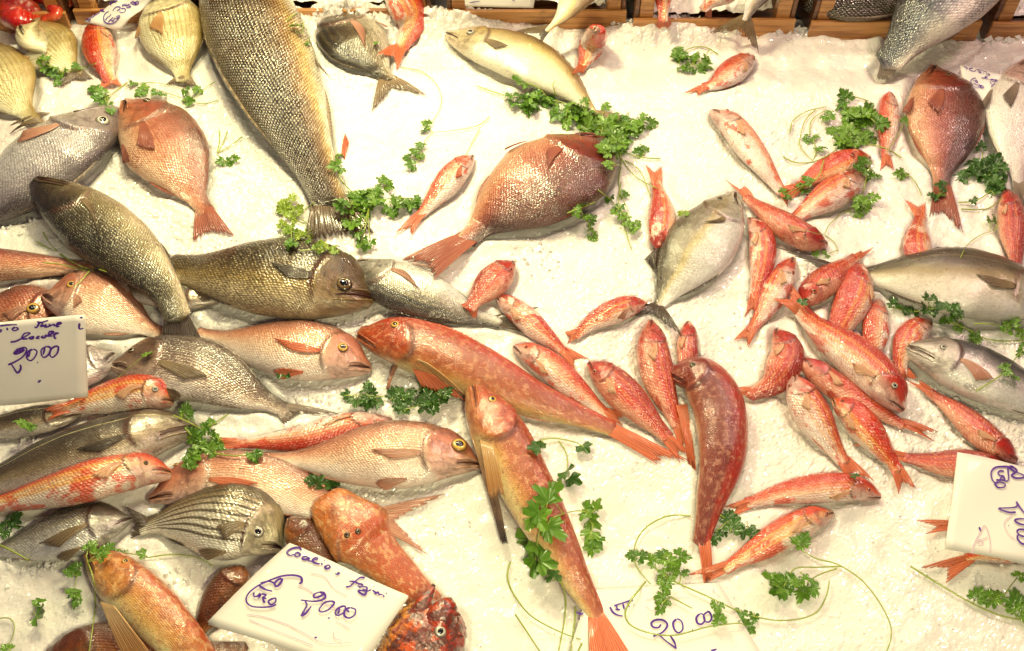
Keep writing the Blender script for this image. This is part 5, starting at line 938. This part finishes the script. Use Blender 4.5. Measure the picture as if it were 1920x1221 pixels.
S_('looping parsley sprig over the wet price card', [[(1298, 968), (1250, 968), (1205, 995), (1188, 1035), (1195, 1065), (1222, 1098)], [(1225, 1062), (1260, 1088), (1330, 1120), (1400, 1152), (1470, 1164), (1530, 1150), (1552, 1110), (1555, 1085)], [(1213, 1088), (1180, 1130), (1172, 1160), (1200, 1182), (1260, 1192), (1330, 1175), (1390, 1168)], [(1255, 1118), (1300, 1142)], [(1232, 1030), (1240, 1045)]],
   [(1180, 1044, 14), (1205, 1042, 17), (1220, 1050, 18), (1238, 1042, 16), (1258, 1052, 20), (1282, 1048, 20), (1265, 1068, 18), (1285, 1072, 15), (1242, 1085, 18), (1248, 1100, 20), (1240, 1120, 20), (1236, 1145, 16), (1344, 1142, 17), (1348, 1158, 18), (1388, 1155, 16), (1398, 1165, 14), (1414, 1160, 14), (1408, 1180, 15)], 'leaf', r0=.0013)
S_('dark parsley leaves between the gurnard tail and the orange mullet', [[(1350, 965), (1375, 985), (1410, 1002)]], [(1368, 968, 22), (1378, 985, 24), (1396, 1000, 22), (1415, 1000, 16), (1336, 1012, 22), (1350, 1004, 14)], 'leaf_dark')
S_('long stemmed parsley sprig on the bottom right ice', [[(1500, 1030), (1530, 1048), (1570, 1058), (1620, 1092), (1658, 1145), (1672, 1190), (1655, 1240)], [(1580, 1062), (1530, 1064), (1490, 1066), (1476, 1090)], [(1570, 1066), (1540, 1076), (1515, 1090)], [(1500, 1072), (1512, 1085)]], [(1492, 1018, 20, 150), (1508, 1010, 18, 60), (1440, 1095, 36, 170), (1455, 1110, 30, 220), (1470, 1090, 22), (1496, 1098, 24), (1505, 1115, 26), (1524, 1108, 20)], 'leaf', r0=.0012)
S_('thick stemmed parsley sprig in the bottom right corner', [[(1704, 1060), (1760, 1095), (1820, 1130), (1880, 1156), (1935, 1164)], [(1935, 1180), (1900, 1150), (1860, 1120)]], [(1832, 1114, 20), (1850, 1126, 22), (1868, 1116, 22), (1902, 1122, 26), (1915, 1140, 28), (1912, 1076, 16)], 'leaf', r0=.0015)
S_('parsley sprig hanging over the snout of the pale orange gurnard', [[(164, 1052), (176, 1090), (178, 1140), (165, 1235)], [(276, 1046), (320, 1040), (370, 1045), (402, 1062)]], [(172, 1022, 17), (190, 1034, 18), (205, 1026, 16), (222, 1028, 16), (196, 1042, 15), (262, 1040, 18, 180, 1)], 'leaf', r0=.0011)
S_('thin parsley sprig left of the pale orange gurnard', [[(150, 1062), (142, 1090), (140, 1115)]], [(138, 1068, 17), (126, 1076, 14), (132, 1112, 15), (146, 1118, 17), (142, 1132, 13)], r0=.0007)
S_('two loose parsley leaves at the bottom left', [[(60, 1155), (66, 1142), (72, 1130)]], [(76, 1128, 22, 40, 1), (84, 1158, 32, -10, 1), (64, 1130, 14, 160, 1)], r0=.0007)
S_('hooked stem at the bottom left corner', [[(-10, 1160), (20, 1160), (27, 1182), (14, 1215)]], [(10, 1215, 16)], r0=.0009)
S_('parsley at the left edge on the striped silver fish', [[(0, 1022), (28, 1036), (56, 1052)], [(10, 985), (30, 975), (45, 962)]], [(14, 985, 18), (30, 978, 18), (38, 992, 14), (8, 1000, 16), (28, 966, 14)], 'leaf_dark', r0=.0015)
S_('fan of green cut stems beside the dark greenish bass', [[(66, 452), (100, 470), (140, 494), (178, 508)], [(80, 434), (96, 460), (125, 484), (165, 508)], [(78, 492), (115, 496), (160, 508)], [(168, 508), (150, 528), (136, 542)], [(185, 505), (200, 510)]], [], r0=.0013, name='parsley_sprig')
S_('tiny parsley leaf on the dark striped bream', [], [(707, 82, 11, 0, 1)], 'leaf')
S_('tiny parsley leaf on the tail of the plump red white mullet', [], [(1604, 892, 12, 0)], 'leaf_dark')
S_('parsley bits beside the silver amberjack head', [], [(1278, 402, 13), (1288, 398, 10)], 'leaf_light')
# ================================================================ loose ice chips

rr = np.random.default_rng(3); parts = []
def chip(p, r):
    a = rr.normal(0, 1, (7, 3)); a /= np.linalg.norm(a, axis=1)[:, None]
    v = np.array([(1, 0, 0), (-1, 0, 0), (0, 1, 0), (0, -1, 0), (0, 0, 1), (0, 0, -1)])*rr.uniform(.5, 1.1, (6, 3))*r+rr.normal(0, .2*r, (6, 3)); f = [(0, 2, 4), (2, 1, 4), (1, 3, 4), (3, 0, 4), (2, 0, 5), (1, 2, 5), (3, 1, 5), (0, 3, 5)]
    return v+p, f
def ring(px, py, sx, sy, n_, r):
    for _ in range(n_):
        x, y = px+rr.normal(0, sx), py+rr.normal(0, sy); p = at(x, y, .0); p[2] = ICE[np.clip(int((p[0]-BX0)/(BX1-BX0)*(nx-1)), 0, nx-1), np.clip(int((p[1]-BY0)/(BY1-BY0)*(ny-1)), 0, ny-1)]+r*.25; parts.append(chip(p, r*rr.uniform(.5, 1.3)))
for (x0, x1, y_) in ((590, 830, 50), (840, 1020, 36), (1080, 1320, 44), (1330, 1530, 62), (1860, 1920, 70), (1700, 1780, 72)):
    for x in range(x0, x1, 10): ring(x, y_, 6, 5, 3, .009)
for (x, y, sx, sy, k) in ((560, 610, 60, 12, 60), (600, 745, 60, 14, 40), (1010, 480, 30, 20, 30), (1500, 520, 30, 25, 30), (1820, 640, 60, 12, 40), (1780, 790, 70, 30, 60), (90, 1060, 60, 14, 60), (360, 1080, 40, 12, 30), (700, 930, 40, 12, 30), (1420, 620, 30, 50, 30), (40, 430, 40, 12, 30), (1800, 1080, 60, 15, 40), (1450, 990, 60, 40, 20), (60, 830, 40, 10, 30)):
    ring(x, y, sx, sy, k, .0042)
for _ in range(2200):
    x, y = rr.uniform(-20, 1940), rr.uniform(60, 1240); ring(x, y, 8, 8, 1, .0020)
V, F = join(parts)
s = N('ice_chip'); co = s.n('ShaderNodeTexCoord').outputs['Object']; n = s.noise(co, 120, 3)
M['chip'] = s.P(col=(.93, .91, .89), rough=.16, normal=s.bump(n, .3, .001), trans=.12, ior=1.31, coat=1.0, coatr=.03, sss=.0)
o = mesh('ice_chips', V, F, M['chip'], smooth=False); o['kind'] = 'stuff'; o['label'] = 'loose clear ice chips heaped along the crates and beside the fish'; o['category'] = 'ice'
